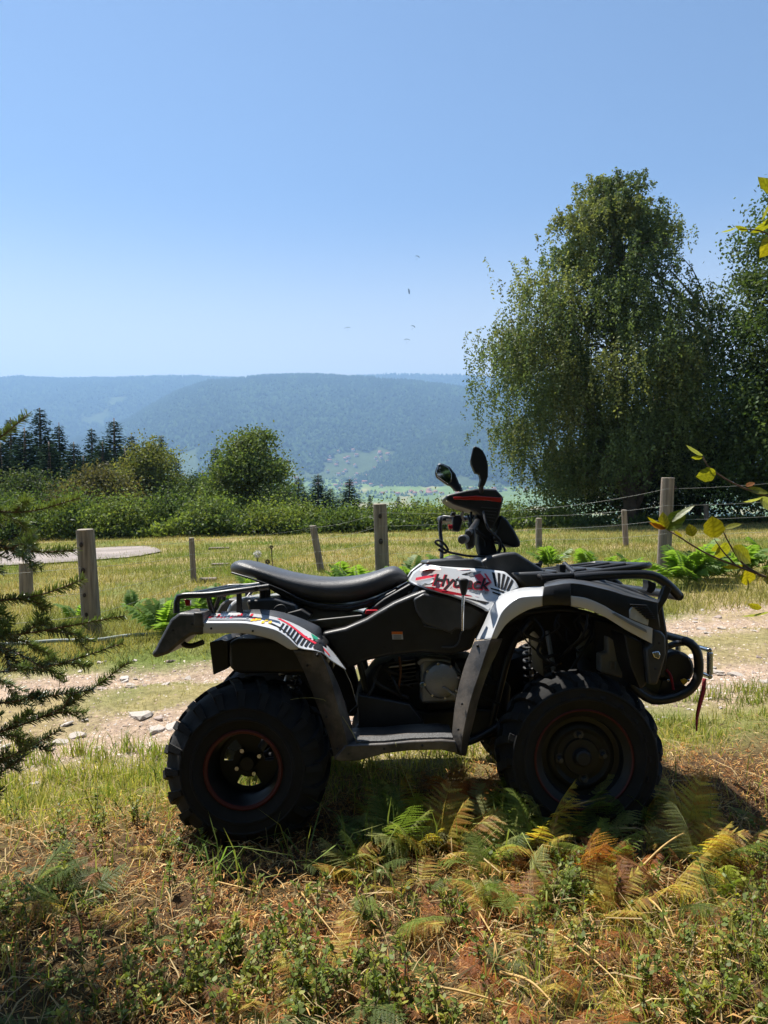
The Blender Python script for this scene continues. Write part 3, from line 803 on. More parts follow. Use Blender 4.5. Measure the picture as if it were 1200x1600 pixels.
# ---- front fenders
F_bot1 = [(776, 998), (790, 977), (807, 963), (828, 952), (848, 947)]
F_cr1 = [(767, 998), (776, 975), (786, 954), (807, 936), (826, 932), (848, 931)]
F_in1 = [(742, 1000), (756, 973), (769, 945), (782, 930), (804, 921), (826, 917), (850, 916)]
F_bot2 = [(848, 947), (858, 946), (875, 946), (892, 947)]; F_cr2 = [(848, 931), (858, 930), (875, 930), (892, 931)]
F_bot3 = [(892, 947), (917, 952), (943, 963), (960, 973), (981, 986), (1019, 1006)]
F_cr3 = [(892, 931), (917, 935), (943, 946), (960, 956), (990, 970), (1020, 982)]
F_top = [(850, 917), (883, 911), (905, 912), (930, 917), (955, 923), (981, 931), (1005, 936), (1028, 941)]
for mi in (False, True):
    f = loft('front_fender', [(F_bot1, -.495), (F_cr1, -.50)], M['white'], mirror=mi, solid=.004)
    loft('fender_top', [(F_cr1, -.50), (F_in1, -.36)], M['white'], f, mirror=mi, solid=.004)
    loft('fender_band', [(F_bot2, -.497), (F_cr2, -.503), ([(850, 917), (860, 915), (875, 913), (892, 911)], -.490)], M['plastic'], f, mirror=mi, solid=.004)
    loft('fender_band', [(F_bot3, -.495), (F_cr3, -.50)], M['white'], f, mirror=mi, solid=.004)
    loft('front_cowl', [([(892, 931)] + F_cr3[1:] + [(1032, 984)], -.495), ([(892, 928), (917, 930), (943, 938), (975, 950), (1000, 958), (1028, 962)], -.493), ([(892, 911), (917, 914), (943, 920), (975, 929), (1000, 935), (1028, 941)], -.489)], M['plastic'], mirror=mi, solid=.005)
    loft('cowl_edge', [([(850, 917.5), (883, 911.5), (905, 912), (930, 917), (955, 923), (981, 931), (1005, 936), (1029, 941.5)], -.490), ([(850, 913), (883, 906), (905, 907), (930, 911), (955, 917), (981, 927), (1005, 934), (1029, 940)], -.40), ([(850, 909), (883, 902), (905, 902), (930, 905), (955, 911), (981, 919), (1005, 928), (1029, 937)], -.20)], M['plastic_grey'], mirror=mi, solid=.005)
    hl = plate('headlight', [(984, 953), (990, 946), (998, 950), (1006, 962), (1014, 968), (1013, 978), (998, 972), (984, 966)], -.502, -.42, M['lens'], bevel=.003, mirror=mi)
    for k in range(8):
        x0 = 986 + k * 3.4; y0 = 944 + k * 3.0
        plate('grille_bar', [(x0, y0), (x0 + 26 - k * 1.5, y0 + 1.5), (x0 + 26 - k * 1.5, y0 + 3), (x0, y0 + 2)], -.508, -.49, M['plastic'], hl, bevel=.001, mirror=mi)
    plate('nose_corner', [(1020, 983), (1033, 986), (1041, 994), (1042, 1022), (1028, 1070), (1014, 1070), (1009, 1015), (1019, 1006)], -.49, -.36, M['plastic_grey'], bevel=.008, mirror=mi)
    plate('reflector', [(1019, 1019), (1030, 1017), (1033, 1024), (1030, 1031), (1022, 1028)], -.497, -.48, M['chrome'], bevel=.004, mirror=mi)
    plate('number_strip', [(957, 959), (961, 957), (984, 971), (1010, 984), (1011, 989), (985, 976)], -.507, -.499, M['grey_print'], bevel=0, mirror=mi)
    plate('inner_mudguard', [(975, 990), (1005, 1003), (1010, 1070), (1000, 1078), (985, 1040)], -.46, -.30, M['plastic'], bevel=.006, mirror=mi)
plate('front_hood', [(800, 895), (850, 893), (890, 899), (940, 905), (985, 917), (1028, 937), (1034, 985), (990, 960), (900, 925), (820, 918)], -.26, .26, M['plastic_grey'], bevel=.012)
plate('nose_grille', [(1000, 935), (1036, 940), (1044, 990), (1046, 1010), (1040, 1060), (1000, 1060)], -.22, .22, M['plastic'], bevel=.01)

# ---- tank, shrouds and side covers
shroud = [(637, 909), (646, 894), (665, 881), (690, 885), (722, 887), (758, 889), (790, 893), (806, 908), (813, 920), (800, 926), (786, 936), (774, 948), (763, 958), (755, 952), (733, 942), (703, 931), (667, 921), (646, 913)]
SL = -.30
sl_ = lambda off: (lambda x, y: float(np.interp(y, [878, 960], [-.235, -.37])) + float(np.interp(x, [637, 672], [.13, 0])) + off)
for mi in (False, True):
    plate('tank_shroud', shroud, sl_(0), .08, M['white'], bevel=.010, mirror=mi, seg=3)
    plate('side_cover', [(502, 989), (539, 981), (572, 967), (590, 956), (616, 941), (642, 930), (665, 921), (703, 930), (733, 941), (755, 951), (763, 957), (751, 982), (743, 998), (737, 1015), (705, 1024), (660, 1020), (609, 1025), (572, 1033), (543, 1046), (520, 1018)], -.27, -.17, M['plastic'], bevel=.014, mirror=mi, seg=3)
    plate('knee_pad', [(646, 936), (662, 927), (702, 934), (738, 947), (757, 957), (748, 976), (735, 985), (712, 983), (704, 990), (690, 984), (662, 975), (650, 955)], -.286, -.26, M['plastic_grey'], bevel=.008, mirror=mi, seg=3)
    pipe('highlight_ridge', [(662, 978, -.278), (690, 983, -.282), (702, 986, -.28), (706, 990, -.276)], .003, M['plastic_grey'], mirror=mi)  # thin grey ridges stand in for the highlights along the knee recess edges
    pipe('highlight_ridge', [(690, 1011, -.276), (708, 1011, -.278), (717, 1003, -.278), (720, 990, -.278), (728, 980, -.28)], .003, M['plastic_grey'], mirror=mi)
    plate('seat_support', [(560, 968), (580, 950), (600, 935), (640, 912), (650, 916), (612, 944), (585, 965)], -.16, -.06, M['plastic'], bevel=.006, mirror=mi)
plate('tank_cover', [(664, 881), (668, 876), (700, 874), (740, 873), (752, 876), (760, 888), (722, 887), (690, 885)], -.215, .215, M['plastic_grey'], bevel=.012, seg=3)
plate('steering_cowl', [(748, 880), (756, 874), (769, 868), (786, 864), (806, 862), (822, 872), (850, 890), (850, 900), (815, 912), (770, 900), (756, 888)], -.205, .205, M['plastic_grey'], bevel=.016, seg=3)
plate('tank', [(640, 930), (665, 890), (760, 890), (830, 912), (840, 960), (760, 1000), (660, 990)], -.18, .18, M['dark'], bevel=.02)
ws = plate('warning_label', [(612, 987), (629, 987), (630, 999), (613, 999)], -.274, -.268, M['white'], bevel=0)
plate('label_header', [(612, 987), (629, 987), (629, 991), (612, 991)], -.277, -.273, M['orange'], ws, bevel=0)
for k in range(3):
    plate('label_line', [(615, 993 + k * 2), (627, 993 + k * 2), (627, 994 + k * 2), (615, 994 + k * 2)], -.276, -.2735, M['grey_print'], ws, bevel=0)

PRN = [('red', [(656, 892), (662, 885), (690, 887), (735, 890), (700, 891), (672, 889)]), ('red', [(649, 907), (650, 902.5), (681, 897), (681, 901)]),
       ('grey_print', [(650, 909), (676, 903), (690, 902), (672, 912), (660, 916)]), ('black_print', [(658, 916), (664, 911), (684, 909), (680, 912), (668, 913)]),
       ('red', [(664, 917), (676, 917), (700, 923), (748, 933), (720, 931), (690, 926)]), ('black_print', [(720, 932), (764, 941), (758, 944), (726, 935)]),
       ('black_print', [(706, 897), (722, 897), (738, 893), (732, 898), (707, 899)]), ('grey_print', [(728, 895), (752, 892), (748, 899), (735, 901)]),
       ('red', [(741, 899), (750, 895), (757, 903), (760, 911), (748, 908)]), ('red', [(756, 896), (759, 896), (768, 909), (764, 909)]),
       ('black_print', [(768.5, 894), (773, 894.5), (776.5, 917), (773.5, 916)]), ('black_print', [(777.5, 895), (781.5, 895.5), (781, 919), (778, 918)]),
       ('black_print', [(785.5, 896.5), (789.5, 897.5), (785, 920.5), (782, 920)]), ('black_print', [(793, 900), (796.5, 902), (789, 922), (786, 921)]),
       ('black_print', [(799.5, 904.5), (802.5, 907.5), (794.5, 923), (791, 922)]), ('black_print', [(766, 918), (788, 924), (787, 926), (767, 920.5)]),
       ('black_print', [(770, 924), (782, 928), (780, 930), (769, 926)])]
for mi in (False, True):
    for m_, pts in PRN: plate('shroud_print', pts, sl_(-.0018), .003, M[m_], bevel=0, mirror=mi)

def text_part(name, body, px0, py0, px1, py1, lat, hpx, mat, shear=.25, offset=0.0, ext=.001, mirror=False, grow=0.0):
    cu = bpy.data.curves.new(name, 'FONT'); cu.body = body; cu.shear = shear; cu.offset = offset; cu.extrude = ext; cu.align_x = 'LEFT'
    to = bpy.data.objects.new('t', cu); COL.objects.link(to)
    bpy.context.view_layer.update()
    me = bpy.data.meshes.new_from_object(to.evaluated_get(bpy.context.evaluated_depsgraph_get()))
    bpy.data.objects.remove(to); bpy.data.curves.remove(cu)
    co = np.array([v.co[:] for v in me.vertices]); x0, x1 = co[:, 0].min(), co[:, 0].max()
    a, b = A(px0, py0, SL), A(px1, py1, SL)
    for v in me.vertices:
        t_ = (v.co.x - x0) / (x1 - x0); qx = px0 + (px1 - px0) * t_; qy = py0 + (py1 - py0) * t_ - v.co.y / .73 * hpx
        v.co = A(qx, qy, sl_(lat - v.co.z)(qx, qy))
        if mirror: v.co.x = (a.x + b.x) - v.co.x; v.co.y = -v.co.y
    me.materials.clear(); me.materials.append(mat)
    bm = bmesh.new(); bm.from_mesh(me); bmesh.ops.recalc_face_normals(bm, faces=bm.faces); bm.to_mesh(me); bm.free()
    return link(name, me, ATV)
for mi in (False, True):
    text_part('lettering', 'Hytrack', 674.5, 914.5, 769, 922.5, -.0035, 18.5, M['red'], .3, .055, .0008, mi)
    text_part('lettering', 'Hytrack', 677, 913, 766, 921, -.0055, 17.5, M['black_print'], .3, .018, .0008, mi)
    text_part('lettering', 'EXCLUSIVE', 703, 920, 764, 928, -.0035, 4.0, M['grey_print'], .3, .0, .0008, mi)

# ---- gear lever
gl = pipe('gear_lever', [(722.5, 985, -.36), (723, 955, -.37), (724, 928, -.37)], .006, M['chrome'])
gk = A(725, 918, -.345)
def ball(name, c, r, mat, parent=None, sc_=(1, 1, 1), mirror=False):
    bm = bmesh.new(); bmesh.ops.create_uvsphere(bm, u_segments=20, v_segments=12, radius=1)
    for v in bm.verts: v.co = Vector((c[0] + v.co.x * r * sc_[0], c[1] + v.co.y * r * sc_[1], c[2] + v.co.z * r * sc_[2]))
    me = bpy.data.meshes.new(name); bm.to_mesh(me); bm.free()
    return finish(me, name, mat, parent, mirror=mirror)
plate('lever_knob', [(717, 906), (721, 904), (730, 904), (734, 907), (732, 918), (728, 931), (722, 931), (719, 918)], -.385, -.355, M['plastic'], gl, bevel=.006)

# ---- seat
st = [(358, 884, 892), (367, 876, 897), (378, 874, 900), (395, 877, 903), (411, 882, 908), (440, 890.5, 921), (469, 897, 936), (499, 901, 944), (521, 902, 946), (543, 901, 945.5), (565, 898, 942), (585, 893, 935), (600, 887.5, 928), (612, 884, 922), (622, 884.5, 917), (632, 894, 912), (638, 900, 908)]
rings = []; nr = 20
for k, (x, yt, yb) in enumerate(st):
    hw = np.interp(x, [358, 367, 390, 450, 520, 580, 638], [.05, .11, .165, .175, .165, .135, .085])
    t = A(x, yt, -.05); b = A(x, yb, -hw)
    zc = (t.z + b.z) / 2; hh = abs(t.z - b.z) / 2
    ring = []
    for j in range(nr):
        a = 2 * math.pi * j / nr; c_, s_ = math.cos(a), math.sin(a)
        e = .62
        ring.append((t.x, hw * math.copysign(abs(c_) ** e, c_), zc + hh * math.copysign(abs(s_) ** (e if s_ < 0 else .85), s_)))
    rings.append(ring)
V = np.array(rings).reshape(-1, 3); k = len(rings)
F = [np.array([(i * nr + j, i * nr + (j + 1) % nr, (i + 1) * nr + (j + 1) % nr, (i + 1) * nr + j) for i in range(k - 1) for j in range(nr)]), np.array([list(range(nr)), [(k - 1) * nr + j for j in range(nr)][::-1]])]
se = finish(Geo().add(V, F).mesh('seat', M['seat'], color=False), 'seat', M['seat'], sub=1, ang=60)
pipe('seat_piping', [(362, 895, -.13), (395, 905, -.172), (440, 922, -.18), (470, 937, -.18), (500, 945, -.175), (543, 946, -.165), (585, 936, -.14), (620, 918, -.10)], .004, M['plastic'], se)
plate('seat_base', [(395, 905), (440, 922), (470, 938), (505, 946), (545, 948), (585, 938), (620, 920), (618, 928), (585, 947), (545, 956), (500, 954), (450, 938)], -.14, .14, M['plastic'], se, bevel=.006)
pl = plate('seat_latch', [(572, 953), (590, 953), (592, 960), (570, 960)], -.18, -.16, M['red'], bevel=.003)
# light deck under the seat and its far wall
plate('rear_deck', [(352, 958), (358, 945), (366, 937), (384, 934), (440, 932), (470, 938), (500, 950), (560, 956), (580, 962), (560, 975), (500, 985), (400, 975)], .02, .34, M['white'], bevel=.015, seg=3)
plate('storage_box', [(384, 938), (430, 934), (462, 944), (470, 960), (450, 968), (390, 960)], -.20, .0, M['plastic_grey'], bevel=.01)
pipe('battery_cable', [(425, 958, -.22), (432, 948, -.22), (442, 946, -.22), (448, 955, -.22), (440, 962, -.22)], .004, M['dark'])
plate('tool_tray', [(448, 958), (470, 952), (485, 962), (478, 972), (452, 968)], -.24, -.12, M['dark'], bevel=.004)
pipe('deck_strap', [(470, 972, -.2), (520, 967, -.2), (565, 962, -.18)], .004, M['bottle'])
for x, yt in ((443, 925), (410, 912), (418, 915)):
    cyl_between('seat_mount', A(x, yt, -.12), A(x, 955, -.12), .012, M['tube'])

# ---- rear rack
for mi in (False, True):
    pipe('rack_rail', [(276, 958, -.40), (276, 941, -.40), (282, 931.5, -.40), (325, 929.5, -.40), (369, 924, -.40), (420, 917, -.38)], .0115, mirror=mi)
    pipe('rack_post', [(325, 931, -.38), (332, 957, -.36)], .010, mirror=mi)
    pipe('rack_post', [(344, 930, -.38), (334, 957, -.30)], .008, mirror=mi)
    plate('rack_bracket', [(369, 926), (376, 925), (378, 958), (369, 958)], -.36, -.34, M['tube'], bevel=.003, mirror=mi)
    plate('tail_reflector', [(287, 936), (297, 937), (297, 947), (290, 947)], -.33, -.31, M['lens_red'], bevel=.003, mirror=mi)
for x, y in ((283, 931.5), (310, 930), (340, 928), (372, 924), (400, 920)):
    pipe('rack_slat', [(x, y, -.40), (x, y, -.2), (x, y, 0)], .009, smooth=0)
    a = A(x, y, -.40); cyl_between('rack_slat', (a.x, -.39, a.z), (a.x, .39, a.z), .009, M['tube'])

# ---- front rack
for mi in (False, True):
    pipe('rack_rail', [(846, 902, -.34), (895, 898.5, -.34), (945, 892.5, -.34), (990, 887, -.34), (1008, 884, -.33), (1014, 883, -.30)], .012, mirror=mi)
    pipe('rack_rail', [(897, 903, -.345), (945, 899, -.345), (1000, 897, -.345), (1024, 901, -.345), (1040, 911, -.345), (1052, 922, -.34), (1060, 931, -.33)], .018, mirror=mi)
    pipe('rack_brace', [(882, 881, -.22), (890, 889, -.28), (898, 896, -.34)], .010, mirror=mi)
    plate('rack_clamp', [(874, 882), (884, 882), (884, 894), (875, 894)], -.26, -.20, M['tube'], bevel=.003, mirror=mi)
    plate('rack_strut', [(1040, 912), (1050, 920), (1042, 938), (1031, 955), (1022, 984), (1014, 982), (1022, 955), (1030, 940)], -.36, -.33, M['tube'], bevel=.003, mirror=mi)
    plate('lamp_bracket', [(1012, 906), (1026, 912), (1024, 922), (1018, 928), (1010, 924), (1013, 916)], -.30, -.24, M['tube'], bevel=.003, mirror=mi)
    pipe('rack_post', [(883, 900, -.30), (884, 915, -.30)], .010, mirror=mi)
a = A(846, 902, -.34)
for x, y in ((850, 901.5), (895, 897.5), (945, 892.5), (1012, 883)):
    a = A(x, y, -.34); cyl_between('rack_slat', (a.x, -.33, a.z), (a.x, .33, a.z), .0105, M['tube'])
for l_ in (-.11, .11):
    a, b, c = A(846, 902, -.34), A(945, 892.5, -.34), A(1012, 883, -.34)
    V, F = tube_geo(np.array([(a.x, l_, a.z), (b.x, l_, b.z), (c.x, l_, c.z)]), .0105, 10)
    finish(Geo().add(V, F).mesh('rack_rail', M['tube'], color=False), 'rack_rail', M['tube'])
a = A(1060, 931, -.33); cyl_between('rack_rail', (a.x, -.34, a.z), (a.x, .34, a.z), .018, M['tube'])

# ---- front bumper and winch
for mi in (False, True):
    pipe('bumper_tube', [(985, 1070, -.24), (1003, 1085, -.24), (1022, 1094, -.24), (1053, 1090, -.24), (1076, 1079, -.24), (1089, 1062, -.24), (1092, 1040, -.24), (1089, 1018, -.24), (1080, 1006, -.24), (1070, 1001, -.22)], .018, mirror=mi)
    pipe('bumper_brace', [(1040, 1012, -.2), (1055, 1006, -.2), (1072, 1004, -.2)], .012, mirror=mi)
a = A(1070, 1001, -.22); cyl_between('bumper_tube', (a.x, -.23, a.z), (a.x, .23, a.z), .016, M['tube'])
a = A(1040, 1093, -.24); cyl_between('bumper_tube', (a.x, -.23, a.z), (a.x, .23, a.z), .016, M['tube'])
w0 = A(1062, 1046, -.22)
wi = cyl_between('winch', (w0.x, -.20, w0.z), (w0.x, .20, w0.z), .068, M['plastic'], n=32, bevel=.012)
for dx, dz in ((-.05, .03), (.045, .04), (.04, -.045), (-.04, -.045)):
    cyl_between('winch_bolt', (w0.x + dx, -.206, w0.z + dz), (w0.x + dx, -.195, w0.z + dz), .006, M['chrome'], wi)
plate('winch_plate', [(1035, 1062), (1068, 1070), (1085, 1078), (1050, 1088), (1028, 1085)], -.20, .20, M['tube'], bevel=.004)
pipe('winch_strap', [(1041, 1046, -.21), (1048, 1056, -.22), (1051, 1070, -.22), (1052, 1078, -.22)], .005, M['strap'])
plate('winch_tag', [(1064, 1063), (1070, 1060), (1076, 1064), (1069, 1071)], -.225, -.215, M['yellow'], bevel=.001)
f0, f1 = A(1099, 1016, -.10), A(1099, 1050, -.10)
for l_ in (-.16, .16): 
    fl = cyl_between('fairlead_roller', (f0.x, l_, f0.z), (f1.x, l_, f1.z), .012, M['chrome'])
for z_ in (f0.z + .008, f1.z - .008): cyl_between('fairlead_roller', (f0.x - .004, -.17, z_), (f0.x - .004, .17, z_), .010, M['chrome'])
g = Geo(); sp = curve_pts([A(1101, 1060, -.16), A(1099, 1080, -.165), A(1094, 1100, -.17), (A(1090, 1120, -.165)), A(1089, 1142, -.16)], 16)
for k, p in enumerate(sp): 
    wd = .007 + .004 * math.sin(k * .2); tw = k * .06
    g.add([p + np.array([-wd * math.cos(tw), -wd * math.sin(tw), 0]), p + np.array([wd * math.cos(tw), wd * math.sin(tw), 0])], [])
g.F = [np.array([(2 * k, 2 * k + 1, 2 * k + 3, 2 * k + 2) for k in range(15)])]
finish(g.mesh('pull_strap', M['strap'], color=False), 'pull_strap', M['strap'], solid=.003)

# ---- handlebar, instruments, mirrors
hd = plate('instrument_pod', [(696, 780), (697, 774), (703, 772), (712, 770), (729, 766), (748, 763), (775, 764), (786, 776), (787, 780), (780, 807), (771, 825), (765, 827), (759, 815), (747, 800), (720, 792), (708, 788)], -.09, .12, M['plastic'], bevel=.014, seg=3)
plate('red_panel', [(708, 776.5), (744, 774.5), (784, 777.5), (783, 785), (760, 782), (709, 780.5)], -.094, -.085, M['lens_red'], hd, bevel=.002)
for k in range(5):
    plate('pod_groove', [(752 + k * 3, 792 + k * 5), (778 - k * 1.5, 794 + k * 5), (778 - k * 1.5, 795.2 + k * 5), (752 + k * 3, 793.2 + k * 5)], -.0935, -.088, M['plastic_grey'], hd, bevel=.0005)
b0 = A(701, 779, -.05); cyl_between('ignition_switch', (b0.x + .02, -.06, b0.z), (b0.x - .012, -.06, b0.z), .014, M['chrome'], hd)
plate('headlight_shroud', [(783, 803), (777, 822), (770, 843), (785, 849), (804, 855), (813, 855), (814, 847), (804, 828), (794, 813)], -.08, .10, M['plastic'], bevel=.012, seg=3)
plate('steering_stem', [(744, 804), (758, 815), (766, 830), (772, 845), (779, 868), (750, 868), (746, 850)], -.045, .05, M['dark'], bevel=.008)
cr = random.Random(2)
for k in range(9):
    x0 = 738 + cr.uniform(-8, 18); x1 = 750 + cr.uniform(0, 28); l0 = cr.uniform(-.12, .1)
    pipe('control_cable', [(x0, 806 + cr.uniform(-8, 8), l0), (x0 + cr.uniform(-6, 10), 825, l0 - .03), (x1 + cr.uniform(-3, 8), 846, l0), (x1, 870, l0 * .6)], cr.uniform(.0035, .006), M['dark'])
pipe('control_cable', [(772, 848, -.05), (782, 850, -.08), (788, 857, -.08), (788, 866, -.05)], .005, M['dark'])
hb = A(738, 838, -.30)
pipe('handlebar', [(744, 812, 0.0), (745, 815, -.12), (738, 826, -.22), (732, 834, -.30)], .012, M['tube'], smooth=16)
pipe('handlebar', [(744, 812, 0.0), (743, 810, .12), (728, 810, .24), (706, 812, .36)], .012, M['tube'], smooth=16)
gA, gB = A(727, 842, -.30), A(722, 843, -.40)
cyl_between('hand_grip', gA, gB, .017, M['seat'], bevel=.005)
cyl_between('hand_grip', A(712, 811, .30), A(687, 812, .42), .018, M['seat'], bevel=.005)
plate('brake_reservoir', [(730, 826), (742, 824), (744, 838), (742, 855), (732, 860), (727, 842)], -.27, -.20, M['plastic'], bevel=.008)
plate('switch_block', [(707, 804), (724, 804), (722, 818), (718, 831), (707, 830)], .24, .30, M['plastic'], bevel=.006)
plate('kill_switch', [(700, 820), (707, 820), (707, 826), (702, 827)], .24, .26, M['red'], bevel=.002)
pipe('brake_lever', [(706, 809, .20), (692, 808, .22), (688, 815, .23), (688, 832, .23), (690, 850, .22), (690, 872, .20)], .009, M['plastic_grey'])
fc = A(708, 874, 0.0); lathe = [(0, 0)]
V_, F_ = tube_geo(np.array([(fc.x, -.02, fc.z - .02), (fc.x, -.02, fc.z + .004), (fc.x, -.02, fc.z + .012), (fc.x, -.02, fc.z + .018)]), [.045, .045, .030, .012], 24)
finish(Geo().add(V_, F_).mesh('fuel_cap', M['plastic'], color=False), 'fuel_cap', M['plastic'], ang=30)
pipe('tether_cable', [(757, 869, -.10), (735, 869, -.14), (712, 865, -.16), (700, 862, -.16), (690, 855, -.16), (681, 849, -.16), (681, 845, -.16), (688, 845, -.16), (696, 852, -.16), (700, 860, -.16), (694, 864, -.16), (685, 858, -.16)], .005, M['dark'], smooth=50)
pipe('control_cable', [(735, 790, .05), (726, 796, .08), (722, 806, .14), (726, 814, .2)], .006, M['dark'])
m1 = plate('mirror', [(679, 738), (684, 724), (690, 723), (703, 729), (712, 740), (718, 755), (724, 766), (713, 769), (705, 760), (698, 757), (681, 745)], .22, .27, M['plastic'], bevel=.008, smooth=0, scale_back=.93)
plate('mirror_glass', [(681.5, 738), (685, 726), (690, 725), (701, 731), (706, 741), (705, 753), (700, 756), (683, 744)], .2185, .225, M['mirror'], m1, bevel=.001)
pipe('mirror_stem', [(717, 758, .245), (721, 768, .22), (728, 776, .16)], .009, M['plastic'], m1)
m2 = plate('mirror', [(739, 699), (742, 696.5), (749, 699), (755, 704), (760, 714), (763, 726), (763, 744), (760, 753), (757, 760), (748, 762), (751, 750), (749, 741), (742, 739), (736, 725), (735, 718)], -.22, -.175, M['plastic'], bevel=.010, seg=3, scale_back=.93)
pipe('mirror_stem', [(754, 748, -.20), (752, 760, -.19), (752, 768, -.14)], .010, M['plastic'], m2)

# ---- small mechanical clutter: hoses, wiring and fasteners
hr2 = random.Random(21)
for k in range(12):
    x0, y0 = hr2.uniform(585, 740), hr2.uniform(1030, 1060); x1, y1 = x0 + hr2.uniform(-50, 60), y0 + hr2.uniform(20, 70); l0 = hr2.uniform(-.2, -.15)
    pipe('engine_hose', [(x0, y0, l0), (x0 + hr2.uniform(-15, 15), (y0 + y1) / 2, l0 - hr2.uniform(0, .04)), (x1, y1, l0)], hr2.uniform(.004, .009), M[hr2.choice(['dark', 'dark', 'plastic', 'tube'])])
for k in range(12):
    x0, y0 = hr2.uniform(800, 935), hr2.uniform(958, 985); x1, y1 = x0 + hr2.uniform(-40, 40), y0 + hr2.uniform(25, 80); l0 = hr2.uniform(-.3, -.16)
    pipe('wiring', [(x0, y0, l0), (x0 + hr2.uniform(-15, 15), (y0 + y1) / 2, l0 - hr2.uniform(0, .04)), (x1, y1, l0)], hr2.uniform(.003, .007), M[hr2.choice(['dark', 'dark', 'plastic', 'tube'])])
for x, y, l_ in [(524, 998, -.272), (560, 1010, -.272), (600, 1012, -.272), (655, 1008, -.272), (728, 1010, -.272), (655, 985, -.275), (590, 970, -.272), (545, 1030, -.272), (480, 1040, -.478), (510, 1120, -.5), (527, 1170, -.5), (716, 1140, -.492), (722, 1100, -.492), (545, 1178, -.503), (600, 1170, -.503), (660, 1165, -.503), (1024, 1045, -.493), (1030, 1005, -.493), (995, 950, -.475), (940, 930, -.475), (330, 982, -.5), (395, 986, -.5), (300, 975, -.503), (270, 985, -.503)]:
    p = A(x, y, l_); q = A(x, y, l_ + .008); cyl_between('fastener', p, q, .0045, M['dark'], n=8, bevel=.001)
for mi in (False, True):
    plate('panel_gap', [(606, 950), (608, 949), (615, 1023), (612, 1023)], -.2712, -.268, M['dark'], bevel=0, mirror=mi)
    plate('brake_lever_guard', [(706, 800), (712, 800), (712, 806), (704, 806)], -.24, -.20, M['plastic'], bevel=.002, mirror=mi)

for k in range(7):
    plate('cooling_fin', [(604 + k, 1036 + k * 6), (648 + k, 1030 + k * 6), (648 + k, 1032.5 + k * 6), (604 + k, 1038.5 + k * 6)], -.19, -.12, M['metal'] if k == 1 else M['dark'], bevel=.001)
for k in range(8):
    a_ = k * math.pi / 4 + .2; p_ = (eb.x + .066 * math.cos(a_), eb.y - .004, eb.z + .066 * math.sin(a_))
    cyl_between('cover_bolt', p_, (p_[0], p_[1] + .02, p_[2]), .005, M['chrome'], n=6, bevel=0)

# ------------------------------------------------------------------ fence
M['post'] = mat_plain('weathered_post_wood', (0.23, 0.185, 0.145), 0.9, var=0.45, scale=4, bump=0.8, bscale=30)
_m = M['post'].node_tree
for nd in _m.nodes:                                  # stretch the grain along the post
    if nd.type == 'TEX_COORD':
        mp = _m.nodes.new('ShaderNodeMapping'); mp.inputs['Scale'].default_value = (9, 9, 0.7)
        for l in list(_m.links):
            if l.from_node == nd: t_ = l.to_socket; _m.links.remove(l); _m.links.new(mp.outputs[0], t_)
        _m.links.new(nd.outputs['Object'], mp.inputs[0])
M['knot'] = mat_plain('wood_knot', (0.035, 0.025, 0.02), 0.95, var=0.3, scale=30)
M['cut'] = mat_plain('cut_wood_end', (0.33, 0.28, 0.22), 0.9, var=0.25, scale=40)
M['wire'] = mat_plain('fence_wire_steel', (0.30, 0.30, 0.27), 0.6, metal=0.2, var=0.1)
def fence_post(pxb, pyb, pxt, pyt, Y, rad, label, knots=(), n=16, square=False):
    b, t = at(pxb, pyb, Y), at(pxt, pyt, Y)
    root = empty('fence_post', (b.x, b.y, b.z), label, 'fence post', 'wooden posts of the pasture fence')
    d = np.array(t - b); P = [d * s for s in np.linspace(-0.25 / max(d[2], .3), 1, 9)]
    rr = [rad * (1.06 - .1 * k / 8) for k in range(9)]
    V, F = tube_geo(P, rr, n, caps=True)
    r_ = np.random.default_rng(int(pxb))
    a = np.arange(n) * 2 * math.pi / n
    pr = 1 + .07 * np.sin(a * 2 + r_.uniform(0, 6)) + .05 * np.sin(a * 5 + r_.uniform(0, 6)) + r_.uniform(-.03, .03, n)
    if square: pr = pr * .92 / np.maximum(np.abs(np.cos(a + .5)), np.abs(np.sin(a + .5))) ** .85
    c = np.repeat(np.array(P), n, 0); V = c + (V - c) * np.tile(pr, 9)[:, None]
    o = Geo().add(V, F[:1]).build('post_body', M['post'], root, smooth=True, color=False)
    Vt, Ft = tube_geo([P[-1] * .995, P[-1] + np.array([0, 0, .006])], [rr[-1] * .97, rr[-1] * .90], n)
    Geo().add(Vt, Ft).build('cut_end', M['cut'], root, color=False)
    for (kx, ky, kr) in knots:
        k = at(kx, ky, Y) - b
        bm = bmesh.new(); bmesh.ops.create_uvsphere(bm, u_segments=10, v_segments=6, radius=1)
        yy = -math.sqrt(max(rad ** 2 - (k.x - d[0] * k.z / d[2]) ** 2, .0004))
        for v in bm.verts: v.co = Vector((k.x + v.co.x * kr, yy + v.co.y * kr * .35, k.z + v.co.z * kr * 1.3))
        me = bpy.data.meshes.new('knot'); bm.to_mesh(me); bm.free(); me.materials.append(M['knot']); link('knot', me, root)
    return root
fence_post(144, 988, 133, 828, 6.8, .078, 'thick round weathered fence post with dark knots beside the fir branches', [(132, 850, .018), (135, 890, .020), (137, 928, .016), (140, 958, .016)])
fence_post(303, 912, 299, 841, 10.5, .042, 'thin grey fence stake standing left of the quad seat')
fence_post(502, 895, 489, 822, 11.5, .058, 'leaning dark fence stake behind the quad seat')
fence_post(597, 892, 593, 788, 9.5, .082, 'split grey fence post between leaning stake and handlebar', [(594, 806, .024), (595, 845, .03)])
fence_post(1038, 874, 1044, 747, 9.2, .088, 'squared tall fence post behind the front rack', [(1052, 762, .022)], square=True)
fence_post(842, 854, 842, 810, 15.5, .068, 'short dark fence stake right of the handlebar')
